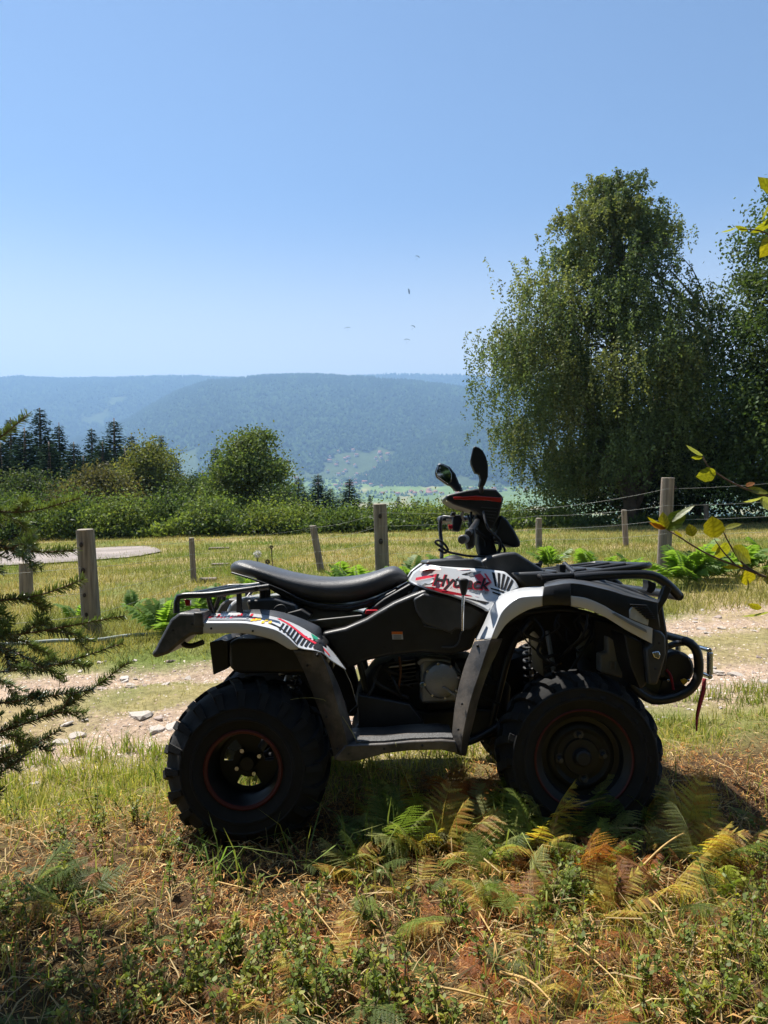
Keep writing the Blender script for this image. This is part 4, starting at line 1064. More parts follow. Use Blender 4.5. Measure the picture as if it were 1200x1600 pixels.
fence_post(978, 850, 975, 797, 15.0, .055, 'slim pale fence stake in front of the birch')
fence_post(1104, 815, 1103, 788, 24.0, .075, 'small distant fence stake right of the tall squared post')
fence_post(42, 942, 40, 880, 9.0, .075, 'dark short fence stake half hidden by fir branches')
Wl = ['topmost', 'second', 'third', 'lowest']
for k in range(4):
    Lp = [(-260, [868, 905, 950, 990][k], 6.2), (138, [853, 886, 926, 962][k], 6.75), (301, [845, 866, 889, 906][k], 10.4), (494, [824, 842, 862, 880][k], 11.4), (594, [801, 822, 845, 866][k], 9.4), (842, [795, 806, 826, 842][k], 9.9), (1041, [764, 790, 812, 834][k], 9.1), (1330, [742, 772, 796, 822][k], 8.6)]
    pts = []
    for i in range(len(Lp) - 1):
        a, b = at(*Lp[i]), at(*Lp[i + 1])
        for t in np.linspace(0, 1, 8, endpoint=False):
            p = a.lerp(b, float(t)); p.z -= .03 * 4 * t * (1 - t); pts.append(p)
    pts.append(at(*Lp[-1]))
    V, F = tube_geo(np.array(pts), 0.0016, 5)
    tag(Geo().add(V, F).build('fence_wire', M['wire'], color=False), Wl[k] + ' pale strand of wire strung between the pasture fence posts', 'wire', 'fence wires')
# pale hose lying along the foot of the fence
hp = [at(-120, 1010, 5.7), at(20, 1006, 5.9), at(90, 1001, 6.1), at(150, 1000, 6.2), at(200, 993, 6.4), at(262, 990, 6.5), at(330, 989, 6.6)]
V, F = tube_geo(curve_pts(hp, 30), .016, 8)
M['hose'] = mat_plain('hose_plastic', (0.22, 0.25, 0.22), 0.5)
tag(Geo().add(V, F).build('hose', M['hose'], smooth=True, color=False), 'grey green hose lying along the foot of the fence', 'hose')

def ground_px(px, py):
    """point of the ground seen at a photo pixel"""
    u, v = (px - 600) / FPX, (800 - py) / FPX
    dy = math.cos(PITCH) + v * math.sin(PITCH); dz = -math.sin(PITCH) + v * math.cos(PITCH)
    t = .5
    for _ in range(400):
        x, y, z = u * t, dy * t, CAM_H + dz * t
        h = z - float(gz(x, y))
        if h < .002: break
        t += max(h * .6, .001)
    return Vector((u * t, dy * t, float(gz(u * t, dy * t))))

# old timber pieces lying in the meadow
for (x, y, l, a, lab) in [(345, 884, .34, .15, 'grey timber piece lying in the meadow beside the thin stake'), (325, 908, .24, .3, 'short old timber piece lying in grass near the thick post'), (342, 858, .5, .1, 'dark timber baulk lying on the tarmac edge')]:
    c = ground_px(x, y); bm = bmesh.new(); bmesh.ops.create_cube(bm, size=1)
    for v in bm.verts: v.co = Vector((v.co.x * l, v.co.y * .12, v.co.z * .08 + .01))
    bmesh.ops.bevel(bm, geom=bm.edges[:], offset=.012, segments=1, affect='EDGES')
    me = bpy.data.meshes.new('timber'); bm.to_mesh(me); bm.free(); me.materials.append(M['post'])
    o = link('timber', me); o.location = c; o.rotation_euler = (0, 0, a); tag(o, lab, 'timber')

# ------------------------------------------------------------------ trees
def rvec(n):
    v = rng.normal(size=(n, 3)); return v / np.linalg.norm(v, axis=1, keepdims=True)
def leaf_cards(g, P, L, W, C, down=0.0, D=None):
    n = len(P)
    d = rvec(n) if D is None else D
    d[:, 2] -= down; d /= np.linalg.norm(d, axis=1, keepdims=True)
    s = np.cross(d, rvec(n)); s /= np.linalg.norm(s, axis=1, keepdims=True) + 1e-9
    L = np.broadcast_to(L, n)[:, None]; W = np.broadcast_to(W, n)[:, None]
    V = np.stack([P, P + d * L * .5 + s * W * .5, P + d * L, P + d * L * .5 - s * W * .5], 1).reshape(-1, 3)
    F = np.arange(4 * n).reshape(n, 4)
    g.add(V, F, np.repeat(C, 4, 0))
def colvar(n, base, v=.35, hue=.1):
    c = np.array(base) * rng.uniform(1 - v, 1 + v, (n, 1)); return np.clip(c * (1 + rng.uniform(-hue, hue, (n, 3))), 0, 1)

def broad_tree(name, base, blobs, nclump, nleaf, L, col, label, group=None, trunk=.18, lean=(0, 0), cat='tree', spread=.42, limbs=26, top=None):
    base = np.array(base); root = empty(name, base, label, cat, group)
    C = []; wts = np.array([b[3] * b[4] * b[5] for b in blobs]) ** .7; wts /= wts.sum()
    for b, w in zip(blobs, wts):
        k = max(3, int(nclump * w)); d = rvec(k); r = rng.uniform(.25, 1, (k, 1)) ** .45
        C.append(np.array(b[:3]) - base + d * r * np.array(b[3:6]))
    C = np.vstack(C)
    tz = C[:, 2].max() if top is None else top; low = max(C[:, 2].min(), .3)
    g = Geo(); tp = curve_pts([(0, 0, -.3), (lean[0] * .2, lean[1] * .2, tz * .25), (lean[0] * .6, lean[1] * .6, tz * .55), (lean[0], lean[1], tz * .88)], 9)
    V, F = tube_geo(tp, np.linspace(trunk, trunk * .18, 9), 8); g.add(V, F)
    for i in rng.choice(len(C), min(limbs, len(C)), replace=False):
        c = C[i]; s = tp[np.argmin(np.abs(tp[:, 2] - max(c[2] - np.hypot(c[0], c[1]) * .6, tz * .12)))]
        mid = (s + c) / 2 + np.array([0, 0, .12 * np.linalg.norm(c - s)])
        V, F = tube_geo(curve_pts([s, mid, c], 6), np.linspace(trunk * .35, trunk * .06, 6), 5); g.add(V, F)
    g.build('trunk', M['bark'], root, smooth=True, color=False)
    g = Geo(); per = nleaf // len(C)
    P = np.repeat(C, per, 0) + rng.normal(size=(len(C) * per, 3)) * np.repeat(rng.uniform(.6, 1.3, len(C)), per)[:, None] * spread * np.array([1, 1, .7])
    cc = np.repeat(colvar(len(C), col, .25, .08), per, 0) * rng.uniform(.65, 1.4, (len(P), 1))
    leaf_cards(g, P, rng.uniform(.7, 1.3, len(P)) * L, L * .62, cc, .2)
    g.build('crown', M['treeleaf'], root)
    return root

def px_blob(px, py, rx, ry, Y, rd=None):
    c = at(px, py, Y); k = Y / FPX
    return (c.x, c.y, c.z, rx * k, (rd or rx) * k, ry * k)

# --- weeping birch behind the fence, right
def birch():
    Y = 26.0; b = at(985, 814, Y); base = np.array((b.x, b.y, float(b.z)))
    root = empty('birch_tree', base, 'tall weeping birch with drooping twigs behind the fence', 'tree')
    prof_y = np.array([268, 300, 350, 400, 450, 500, 550, 600, 650, 700, 750, 790])
    xl = np.array([915, 888, 852, 800, 772, 748, 716, 738, 762, 790, 812, 832]); xr = np.array([975, 1010, 1046, 1085, 1106, 1110, 1115, 1118, 1115, 1110, 1100, 1080])
    k = Y / FPX
    g = Geo()
    stems = [[(0, 0, -.3), (-.1, 0, 1.5), (-.5, .1, 4.5), (-.8, 0, 8), (-.7, 0, 11.3)], [(0, 0, .6), (.5, .1, 2.2), (1.0, .2, 5), (1.4, .2, 8.2)], [(0, 0, .5), (-1.0, -.2, 2.6), (-2.2, -.3, 5.2), (-2.9, -.3, 7.4)], [(.1, 0, .3), (1.0, -.1, 2.4), (2.2, -.2, 4.6), (2.7, 0, 7)]]
    tips = []
    for i, s in enumerate(stems):
        c = curve_pts(s, 14); V, F = tube_geo(c, np.linspace([.24, .16, .14, .13][i], .03, 14), 8); g.add(V, F); tips.append(c)
    nlobe = 180; n = nlobe * 31
    py = rng.uniform(0, 1, nlobe) ** .85 * 450 + 288
    l = np.interp(py, prof_y, xl); r = np.interp(py, prof_y, xr); cx = (l + r) / 2; hw = (r - l) / 2
    rad = rng.uniform(0.03, .93, nlobe) ** .6; ang = rng.uniform(0, 2 * math.pi, nlobe)
    lump = .92
    X = (cx + hw * rad * np.cos(ang) * lump - 985) * k; Yy = hw * k * rad * np.sin(ang) * .8
    Z = np.array([at(985, p, Y).z for p in py]) - base[2]
    rep = lambda v: np.repeat(v, 31)
    sz = rep(rng.uniform(.55, 1.15, nlobe) * np.interp(py, [268, 330, 450], [.45, .75, 1.0]))
    lobe_c = np.where((rng.random(nlobe) < .3)[:, None], np.array([.160, .180, .070]), np.array([.105, .145, .060])) * rng.uniform(.75, 1.25, (nlobe, 1))
    X = rep(X) + rng.normal(size=n) * .58 * sz; Yy = rep(Yy) + rng.normal(size=n) * .58 * sz; Z = rep(Z) + rng.normal(size=n) * .36 * sz
    py = rep(py); rad = rep(rad); ang = rng.uniform(0, 6.28, n)
    ln = rng.uniform(.3, 1.5, n) * np.interp(py, [268, 340, 450, 800], [.25, .6, 1.0, 1.1]) * (0.6 + .6 * rad)
    # limbs reach to a sample of strand heads
    for i in rng.choice(np.nonzero((rad < .7) & (py > 380))[0], 90, replace=False):
        e = np.array([X[i], Yy[i], Z[i]]); t = tips[rng.integers(0, 4)]; s = t[np.argmin(np.abs(t[:, 2] - (e[2] - .9)))]
        m_ = (s + e) / 2 + np.array([0, 0, .5]); V, F = tube_geo(curve_pts([s, m_, e], 7), np.linspace(.05, .008, 7), 4); g.add(V, F)
    g.build('trunk', M['bark'], root, smooth=True, color=False)
    g = Geo(); per = 34
    t = np.tile(np.linspace(0, 1, per), n); I = np.repeat(np.arange(n), per)
    out = np.stack([np.cos(ang), np.sin(ang)], 1)[I]
    Px = X[I] + out[:, 0] * t ** .6 * .22 * ln[I] + rng.normal(size=len(I)) * .05
    Py = Yy[I] + out[:, 1] * t ** .6 * .22 * ln[I] + rng.normal(size=len(I)) * .05
    Pz = Z[I] + .12 * np.sin(t * 3) - t * ln[I] + rng.normal(size=len(I)) * .03
    P = np.stack([Px, Py, Pz], 1); ok = Pz > .8; P = P[ok]; I = I[ok]
    C = np.repeat(lobe_c, 31, 0)[I] * rng.uniform(.65, 1.4, (len(I), 1))
    leaf_cards(g, P, rng.uniform(.07, .13, len(P)), .062, C, .6)
    g.build('crown', M['treeleaf'], root)
birch()

k_ = 26 / FPX
gp = lambda px, Y: (at(px, 820, Y).x, Y, float(gz(at(px, 820, Y).x, Y)))
broad_tree('ash_tree', gp(1262, 23), [px_blob(1275, 470, 120, 190, 23), px_blob(1215, 560, 95, 150, 23), px_blob(1290, 680, 150, 120, 23), px_blob(1190, 690, 70, 110, 23), px_blob(1330, 350, 95, 90, 23)], 380, 90000, .125, (.072, .108, .036), 'large dense dark green tree at the right edge beside the birch', trunk=.3, limbs=20, spread=.42)
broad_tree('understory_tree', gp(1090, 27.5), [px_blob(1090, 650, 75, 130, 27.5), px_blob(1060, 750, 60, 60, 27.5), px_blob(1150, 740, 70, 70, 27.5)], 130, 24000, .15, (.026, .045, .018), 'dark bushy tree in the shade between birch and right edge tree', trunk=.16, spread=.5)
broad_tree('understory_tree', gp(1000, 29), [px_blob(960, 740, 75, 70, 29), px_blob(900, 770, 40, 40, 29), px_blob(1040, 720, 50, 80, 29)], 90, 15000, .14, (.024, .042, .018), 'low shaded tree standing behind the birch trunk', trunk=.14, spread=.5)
G_left = 'trees beyond the meadow on the left'
def btree(px, top, bot, hw, Y, col, label, n=16000, L=.14, base_py=830, nc=120, name='broadleaf_tree'):
    b = at(px, base_py, Y); h = (bot - top) / 2; cy = (top + bot) / 2
    bl = [px_blob(px, cy + h * .30, hw, h * .62, Y), px_blob(px + hw * .1, cy - h * .25, hw * .68, h * .62, Y), px_blob(px - hw * .35, cy + h * .05, hw * .6, h * .5, Y), px_blob(px, top + h * .35, hw * .33, h * .36, Y)]
    return broad_tree(name, (b.x, b.y, b.z), bl, nc, n, L, col, label, G_left, trunk=.16, spread=.36)
btree(388, 664, 815, 68, 33, (.11, .145, .045), 'full round broadleaf tree in the middle of the left tree line', 22000)
btree(232, 684, 815, 58, 37, (.14, .155, .042), 'yellow green broadleaf tree in front of the dark firs', 17000)
btree(155, 732, 815, 62, 31, (.11, .105, .045), 'brownish green bushy tree left of the yellow green tree', 14000, .12)
btree(40, 738, 830, 70, 32, (.060, .085, .030), 'low dark green tree behind the near fir branches', 14000, .12)
btree(300, 740, 815, 42, 36, (.060, .088, .032), 'small rounded tree between the two tall broadleaf trees', 9000, .12)
btree(430, 765, 822, 36, 31, (.065, .095, .032), 'small bushy tree right of the full round tree', 7000, .11)
btree(712, 788, 832, 30, 25, (.110, .140, .035), 'pale green bush beside the handlebar in the hedge', 6000, .09, nc=60, name='bush')
btree(600, 800, 836, 34, 25, (.085, .125, .032), 'leafy green bush behind the split fence post', 5000, .09, nc=60, name='bush')

bush_specs = [(120, 772, 832, 44, 25, (.10, .14, .04)), (190, 780, 834, 34, 24.5, (.14, .18, .05)), (262, 768, 832, 40, 25.5, (.085, .125, .038)), (330, 778, 833, 36, 24.6, (.12, .165, .045)), (470, 796, 832, 34, 25.2, (.13, .17, .045)), (535, 803, 832, 30, 24.5, (.10, .145, .04)), (650, 794, 832, 34, 24.8, (.14, .185, .05)), (800, 798, 828, 36, 25.5, (.11, .15, .042)), (865, 796, 826, 34, 25.2, (.13, .17, .046)), (20, 775, 838, 48, 24.0, (.09, .13, .04)), (420, 797, 832, 28, 24.2, (.15, .19, .05))]
bush_lab = ['bush left of the yellow green tree in the hedge', 'pale bush below the brownish tree', 'dark bush below the yellow green tree', 'pale bush left of the full round tree foot', 'pale bush behind the leaning stake', 'low bush between leaning stake and split post', 'pale bush between split post and handlebar', 'bush just right of the headlight shroud', 'bush above the short dark stake', 'bush behind the fir branches at left edge', 'pale bush at the right foot of the full round tree']
for (bx, bt, bb, bw, bY, bc), bl in zip(bush_specs, bush_lab): btree(bx, bt, bb, bw, bY, bc, bl, 4500, .10, nc=70, name='bush')
def conifer_meshes(seed, H=10.0, W=2.2):
    r_ = np.random.default_rng(seed); tg = Geo(); V, F = tube_geo([(0, 0, -3), (0, 0, H * .5), (0, 0, H)], [.17, .1, .015], 7); tg.add(V, F)
    g = Geo(); P = []; D = []; Ln = []; z = .5
    while z < H * .985:
        f = 1 - z / H; Lz = W * f ** .95 * r_.uniform(.7, 1.15) + .05
        for a in r_.uniform(0, 6.28) + np.arange(9) * 6.28 / 9 + r_.uniform(-.3, .3, 9):
            L_ = Lz * r_.uniform(.6, 1.15); m = max(3, int(L_ / .13))
            t = np.linspace(.15, 1, m); o = np.array([math.cos(a), math.sin(a), 0])
            p = o * (t * L_)[:, None]; p[:, 2] = z - (.30 * L_) * t ** 1.5 + .16 * L_ * t ** 3
            for s_ in (-1, 0, 1):
                q = p + r_.normal(size=p.shape) * .05; d = np.tile(o, (m, 1)) + s_ * .85 * np.array([-o[1], o[0], 0]) + np.array([0, 0, -.15]) + r_.normal(size=p.shape) * .2
                P.append(q); D.append(d); Ln.append(np.full(m, .30) * (1.1 - .5 * t) * min(1, .35 + 2 * f))
        z += r_.uniform(.20, .32) * (1 if z < H * .7 else .7)
    P = np.vstack(P); D = np.vstack(D); D /= np.linalg.norm(D, axis=1, keepdims=True); Ln = np.concatenate(Ln)
    leaf_cards(g, P, Ln, Ln * .42, colvar(len(P), (.034, .058, .032), .45, .1), 0, D)
    return tg.mesh('trunk', M['bark'], True, False), g.mesh('crown', M['conifer'])
CON = [conifer_meshes(s, 10, w) for s, w in ((1, 2.9), (2, 2.5), (3, 2.7))]
cons = [(38, 668, 42, 1.5, 'broad fir between the first and the tallest left fir'), (76, 690, 41, 1.6, 'low wide fir in front of the tallest left fir'), (160, 690, 44, 1.5, 'wide low fir left of the broad dark fir'), (195, 700, 46, 1.5, 'wide dark fir tip behind the brownish tree'), (0, 690, 40, 1.6, 'wide low fir at the left edge of the tree line'), (130, 712, 40, 1.6, 'squat fir in the gap of the left firs'), (316, 735, 46, 1.4, 'wide low fir left of the round tree'), (16, 652, 44, 1.15, 'first dark fir from the left edge of the tree line'), (62, 637, 46, 1.2, 'tallest dark fir of the left tree line'), (92, 660, 47, 1.0, 'narrow fir right beside the tallest left fir'), (115, 690, 43, 1.2, 'shorter broad fir below the tall left firs'),
        (143, 669, 50, 1.0, 'slim pointed fir between two groups of left firs'), (178, 653, 49, 1.25, 'broad dark fir rising behind the yellow green tree'), (205, 678, 52, 1.0, 'fir half hidden behind the yellow green tree'), (252, 680, 52, .9, 'thin fir top right of the yellow green tree'),
        (-30, 665, 45, 1.2, 'dark fir at the very left edge'), (336, 697, 50, .9, 'pointed fir left of the full round tree'), (275, 715, 50, 1.1, 'low fir between yellow green and full round trees'),
        (466, 744, 58, 1.5, 'left of the three small dark firs beside the round tree'), (497, 740, 60, 1.55, 'middle of the three small dark firs beside the round tree'), (546, 748, 58, 1.5, 'small pointed fir standing alone before the valley'),
        (516, 762, 64, 1.5, 'low fir between the middle and lone small firs'), (578, 772, 68, .9, 'tiny fir left of the split fence post'), (622, 775, 70, .9, 'tiny fir right of the split fence post'), (652, 781, 72, .8, 'tiny fir left of the far mirror'), (668, 778, 75, .8, 'tiny fir below the far mirror'), (445, 752, 62, 1.4, 'small fir touching the round tree')]
for i, (px, py, Y, wd, lab) in enumerate(cons):
    t = at(px, py, Y); zb = min(at(px, 835, Y).z, t.z - 4.5) - 2.0
    root = empty('fir_tree', (t.x, Y, zb), lab, 'fir tree', 'firs of the left tree line')
    s = (t.z - zb) / 10; sw = s * wd * 1.55; 
    tm, cm = CON[i % 3]
    for nm, me in (('trunk', tm), ('crown', cm)):
        o = link(nm, me, root)
    root.scale = (sw, sw, s); root.rotation_euler = (0, 0, i * 1.7)

# hedge of bracken and brambles along the far edge of the meadow
g = Geo(); n = 46000
X = rng.uniform(-20, 13, n); Yb = rng.uniform(23.6, 27.5, n)
PXc = X / Yb * FPX + 600
hh = (1.9 * np.clip(fbm(X * .5, Yb * .3, 41) - .22, 0, 1) + .05) * np.interp(PXc, [-300, 120, 330, 480, 600, 760, 900, 1000, 1150], [1.1, 1.05, 1.0, .65, .6, .52, .45, .30, .15]) * (.45 + .9 * fbm(X * .8, Yb * .8, 14))
Z = gz(X, np.minimum(Yb, 26.5)) + hh * rng.uniform(0, 1, n) ** .6
ok = (fbm(X * .5, Yb * .3, 4) > .30); P = np.stack([X, Yb, Z], 1)[ok]
light = (fbm(X * .7, Yb * .7, 44)[ok] > .52)[:, None]
C = np.where(light, np.array([.15, .20, .05]), np.array([.075, .115, .034])) * rng.uniform(.6, 1.4, (len(P), 1))
leaf_cards(g, P, rng.uniform(.12, .26, len(P)), .085, C, -.1)
tag(g.build('hedge', M['leaf']), 'bright green bracken and bramble hedge along the far meadow edge', 'hedge', kind='stuff')

# paragliders over the valley
M['canopy'] = mat_plain('paraglider_cloth', (0.05, 0.06, 0.10), 0.7)
for i, (px, py, Y, rot, tilt, span, lab) in enumerate([(651.5, 404, 1300, .3, .25, 7, 'topmost tiny paraglider in the sky'), (638, 456, 1300, 1.2, 1.1, 8, 'second highest tiny paraglider banking steeply'), (543, 515, 1500, .2, -.15, 11, 'pale tiny paraglider farthest left'), (644.5, 513, 1300, .4, .3, 7, 'tiny paraglider above the lowest one'), (636, 534, 1300, -.1, .12, 9, 'lowest tiny paraglider just above the hills')]):
    c = at(px, py, Y); root = empty('paraglider', c, lab, 'paraglider', 'paragliders over the valley'); root.rotation_euler = (0, tilt, rot)
    V = []; k = 11
    for j in range(k):
        a = -1.05 + 2.1 * j / (k - 1)
        for dy in (-1, 1): 
            ch = 1.3 * math.cos(a * .8)
            V.append((span * .62 * math.sin(a), dy * ch, 4.2 + 3.2 * math.cos(a) - 3))
    F = np.array([(2 * j, 2 * j + 1, 2 * j + 3, 2 * j + 2) for j in range(k - 1)])
    o = Geo().add(V, F).build('canopy', M['canopy'], root, color=False); md = o.modifiers.new('t', 'SOLIDIFY'); md.thickness = .45
    gl_ = Geo()
    for j in (0, 3, 7, 10):
        V_, F_ = tube_geo(np.array([V[2 * j], (0, 0, -1.6)]), .03, 4); gl_.add(V_, F_)
    gl_.build('suspension_lines', M['dark'], root, color=False)
    V_, F_ = tube_geo(np.array([(0, 0, -2.6), (0, .1, -2.0), (0, 0, -1.4)]), [.25, .35, .2], 6); Geo().add(V_, F_).build('pilot', M['dark'], root, color=False)

# forest edge behind the photographer (it shades the near side of the quad and shows in the mirror)
for i, (x, y, h, lab) in enumerate([(-7.5, -5.0, 15, 'tall fir of the wood behind the viewpoint, far left'), (-4.2, -7.0, 17, 'tall fir of the wood behind the viewpoint, second from left'), (-1.0, -6.0, 16, 'tall fir of the wood directly behind the viewpoint'), (2.4, -7.2, 17, 'tall fir of the wood behind the viewpoint, second from right'), (5.6, -5.2, 15, 'tall fir of the wood behind the viewpoint, far right'), (9.0, -3.5, 14, 'tall fir of the wood behind the viewpoint at the right end')]):
    root = empty('fir_tree', (x, y, 0), lab, 'fir tree', 'firs of the wood behind the viewpoint')
    for nm, me in zip(('trunk', 'crown'), CON[i % 3]): link(nm, me, root)
    root.scale = (h / 10 * 1.15, h / 10 * 1.15, h / 10); root.rotation_euler = (0, 0, i)
broad_tree('beech_tree', (-3, -4.6, 0), [(-3, -4.6, 3.2, 2.4, 1.6, 2.6)], 60, 9000, .16, (.06, .10, .03), 'low beech of the wood behind the viewpoint, left', trunk=.12)
broad_tree('beech_tree', (3.6, -4.8, 0), [(3.6, -4.8, 3.0, 2.6, 1.6, 2.5)], 60, 9000, .16, (.06, .10, .03), 'low beech of the wood behind the viewpoint, right', trunk=.12)

# thistle heads by the fence behind the seat
M['down'] = mat_plain('thistle_down', (.75, .74, .68), .9, var=.1); M['head'] = mat_plain('thistle_head', (.10, .08, .05), .9, var=.3)
for px, py, r_, mt, lab in [(402, 866, .042, 'down', 'white fluffy thistle head above the quad seat'), (418, 878, .028, 'head', 'dark thistle head beside the white fluffy one'), (424, 855, .022, 'head', 'small dark thistle bud above the quad seat')]:
    Yt = 7.6; c = at(px, py, Yt); z0 = float(gz(c.x, Yt)); root = empty('thistle', (c.x, Yt, z0), lab, 'thistle', 'thistles by the fence')
    hz2 = c.z - z0; V, F = tube_geo(curve_pts([(.05, 0, -.02), (.02, 0, hz2 * .5), (0, 0, hz2 - r_ * .6)], 8), .005, 5); Geo().add(V, F).build('stem', M['knot'], root, color=False)
    g = Geo(); m = 150; d = rvec(m); leaf_cards(g, np.array([0, 0, hz2]) + d * r_ * .3, r_ * .8, r_ * .25, np.ones((m, 3)), 0, d); g.build('flower_head', M[mt], root, color=False)

# ------------------------------------------------------------------ grass
def blades(g, X, Y, H, Wd, C, lean=.5, z=None, seg2=True):
    n = len(X); Z = gz(X, Y) - .01 if z is None else z
    a = rng.uniform(0, 2 * math.pi, n); b = rng.uniform(0, 2 * math.pi, n)
    dx, dy = np.cos(a), np.sin(a); ln = rng.uniform(.05, 1, n) * lean * H
    sx, sy = np.cos(b) * Wd / 2, np.sin(b) * Wd / 2
    base = np.stack([X, Y, Z], 1); s = np.stack([sx, sy, np.zeros(n)], 1)
    mid = base + np.stack([dx * ln * .35, dy * ln * .35, H * .6], 1)
    top = base + np.stack([dx * ln, dy * ln, H * (1 - .35 * (ln / (H + 1e-6)) ** 2)], 1)
    if seg2:
        V = np.stack([base - s, base + s, mid + s * .75, mid - s * .75, top], 1).reshape(-1, 3)
        o = (np.arange(n) * 5)[:, None]
        g.add(V, [o + np.array([[0, 1, 2, 3]]), o + np.array([[3, 2, 4]])], np.repeat(C, 5, 0))
    else:
        V = np.stack([base - s, base + s, top], 1).reshape(-1, 3)
        g.add(V, (np.arange(n) * 3)[:, None] + np.array([[0, 1, 2]]), np.repeat(C, 3, 0))
def mixcol(n, w, a, b, v=.3):
    return (np.array(a) * (1 - w[:, None]) + np.array(b) * w[:, None]) * rng.uniform(1 - v, 1 + v, (n, 1))
DRY, GRN = (.36, .29, .13), (.13, .19, .045)
_rp = np.array(rp_)
def road_free(x, y):
    inside = np.zeros(len(x), bool); j = len(_rp) - 1
    for i in range(len(_rp)):
        xi, yi = _rp[i]; xj, yj = _rp[j]
        inside ^= ((yi > y) != (yj > y)) & (x < (xj - xi) * (y - yi) / (yj - yi + 1e-12) + xi); j = i
    return np.where(inside, .04, 1.0)
# meadow: from the track to the hedge
g = Geo(); n = 330000
Yv = 5.2 * (26 / 5.2) ** (rng.random(n) ** .85); Xv = rng.uniform(-.72, .78, n) * (Yv + 1.5)
tr, mw, gr, fo = masks(Xv, Yv)
patch = fbm(Xv * .35, Yv * .35, 63)
keep = rng.random(n) < road_free(Xv, Yv) * mw * (.35 + .65 * fbm(Xv * 1.1, Yv * 1.1, 61)); Xv, Yv, gr, patch = Xv[keep], Yv[keep], gr[keep], patch[keep]; n = len(Xv)
near = sstep(10, 5.5, Yv)
w = np.clip((patch - .43) * 2.6 + .24 * gr + .3 * near, 0, 1); w = np.where(rng.random(n) < .12, 1 - w, w)
H = rng.uniform(.04, .14, n) * (1 + .9 * near * fbm(Xv * .8, Yv * .8, 13)) * (.7 + .6 * patch)
blades(g, Xv, Yv, H, .003 + .0007 * Yv * rng.uniform(.6, 1.2, n), mixcol(n, w, DRY, GRN, .4), 1.1, seg2=False)
tag(g.build('meadow_grass', M['grass']), 'sun dried green and straw coloured pasture grass beyond the fence', 'grass', kind='stuff')
# thin turf on the track and between the ruts
g = Geo(); n = 100000
Yv = rng.uniform(3.2, 7.6, n); Xv = rng.uniform(-.62, .68, n) * (Yv + 1.0); tr, mw, gr, fo = masks(Xv, Yv); d = track_d(Xv, Yv)
pd = (1 - tr) * (.25 + .75 * gr) * (d < 1.6) * (1 - fo) ; keep = rng.random(n) < np.clip(pd + .06, 0, 1); Xv, Yv, gr = Xv[keep], Yv[keep], gr[keep]; n = len(Xv)
blades(g, Xv, Yv, rng.uniform(.012, .05, n), rng.uniform(.002, .005, n), mixcol(n, np.clip(gr * 1.1 - .1, 0, 1), DRY, GRN), 1.0, seg2=False)
tag(g.build('track_turf', M['grass']), 'short trampled turf growing on the stony track', 'grass', kind='stuff')
# taller green tufts along the near edge of the track
g = Geo()
tc = []
for _ in range(130):
    x = rng.uniform(-2.6, 3.2); y = 0.24 * x + 4.95 - rng.uniform(1.30, 1.75)
    tc.append((x, y, rng.uniform(.5, 1)))
for px, py, s in [(120, 1180, 1.3), (160, 1190, 1.2), (200, 1175, 1.3), (60, 1195, 1.4), (240, 1185, 1.2), (30, 1180, 1.3), (100, 1220, 1.0), (180, 1215, 1.1), (220, 1225, .9), (270, 1180, 1.1), (10, 1230, 1.1), (1120, 1090, 1.1), (1160, 1080, 1.0), (1080, 1095, 1.0), (1190, 1085, 1.1)]:
    p = ground_px(px, py); tc.append((p.x, p.y, s))
for x, y, s in tc:
    m = int(70 * s); X = x + rng.normal(size=m) * .05; Y = y + rng.normal(size=m) * .03
    w = np.clip(rng.normal(.65, .3, m), 0, 1)
    blades(g, X, Y, rng.uniform(.04, .13, m) * s, rng.uniform(.003, .006, m), mixcol(m, w, (.40, .34, .13), (.17, .25, .05)), .9)
tag(g.build('verge_grass', M['grass']), 'long bright green grass tufts along the near edge of the track', 'grass', kind='stuff')

# ------------------------------------------------------------------ foreground litter, grass and bilberry cover
def fore_pts(n, y0=1.2, y1=3.9):
    Y = rng.uniform(y0, y1, n); X = rng.uniform(-.72, .72, n) * (Y + .5); return X, Y
def litter(g, X, Y, L, W, C, up=.02):
    n = len(X); a = rng.uniform(0, 2 * math.pi, n); p = rng.normal(size=n) * .35
    d = np.stack([np.cos(a) * np.cos(p), np.sin(a) * np.cos(p), np.sin(p)], 1); s = np.stack([-np.sin(a), np.cos(a), rng.normal(size=n) * .5], 1)
    c = np.stack([X, Y, gz(X, Y) + rng.uniform(0, 1, n) ** 2 * up + .004], 1); L = L[:, None]; W = W[:, None]
    bend = np.array([0, 0, 1]) * L * rng.uniform(-.15, .25, n)[:, None]
    V = np.stack([c - d * L / 2 - s * W * .3, c - d * L / 2 + s * W * .3, c + bend + s * W / 2, c + bend - s * W / 2, c + d * L / 2], 1).reshape(-1, 3)
    o = (np.arange(n) * 5)[:, None]; g.add(V, [o + np.array([[0, 1, 2, 3]]), o + np.array([[3, 2, 4]])], np.repeat(C, 5, 0))
g = Geo(); n = 105000
X, Y = fore_pts(n); tr, mw, gr, fo = masks(X, Y); d = track_d(X, Y); keep = rng.random(n) < np.clip(fo * 1.0, 0, 1) * (.35 + .65 * (fbm(X * 3, Y * 3, 5) > .42)); X, Y = X[keep], Y[keep]; n = len(X)
hue = rng.random(n); hb_ = fbm(X * 2.2, Y * 2.2, 8)
C = np.where((hue < .35 + .3 * (hb_ - .5))[:, None], np.array([.34, .145, .055]), np.where((hue < .86)[:, None], np.array([.54, .32, .12]), np.array([.74, .56, .28]))) * rng.uniform(.3, 1.35, (n, 1))
litter(g, X, Y, rng.uniform(.006, .045, n), rng.uniform(.0012, .0042, n), C, .05)
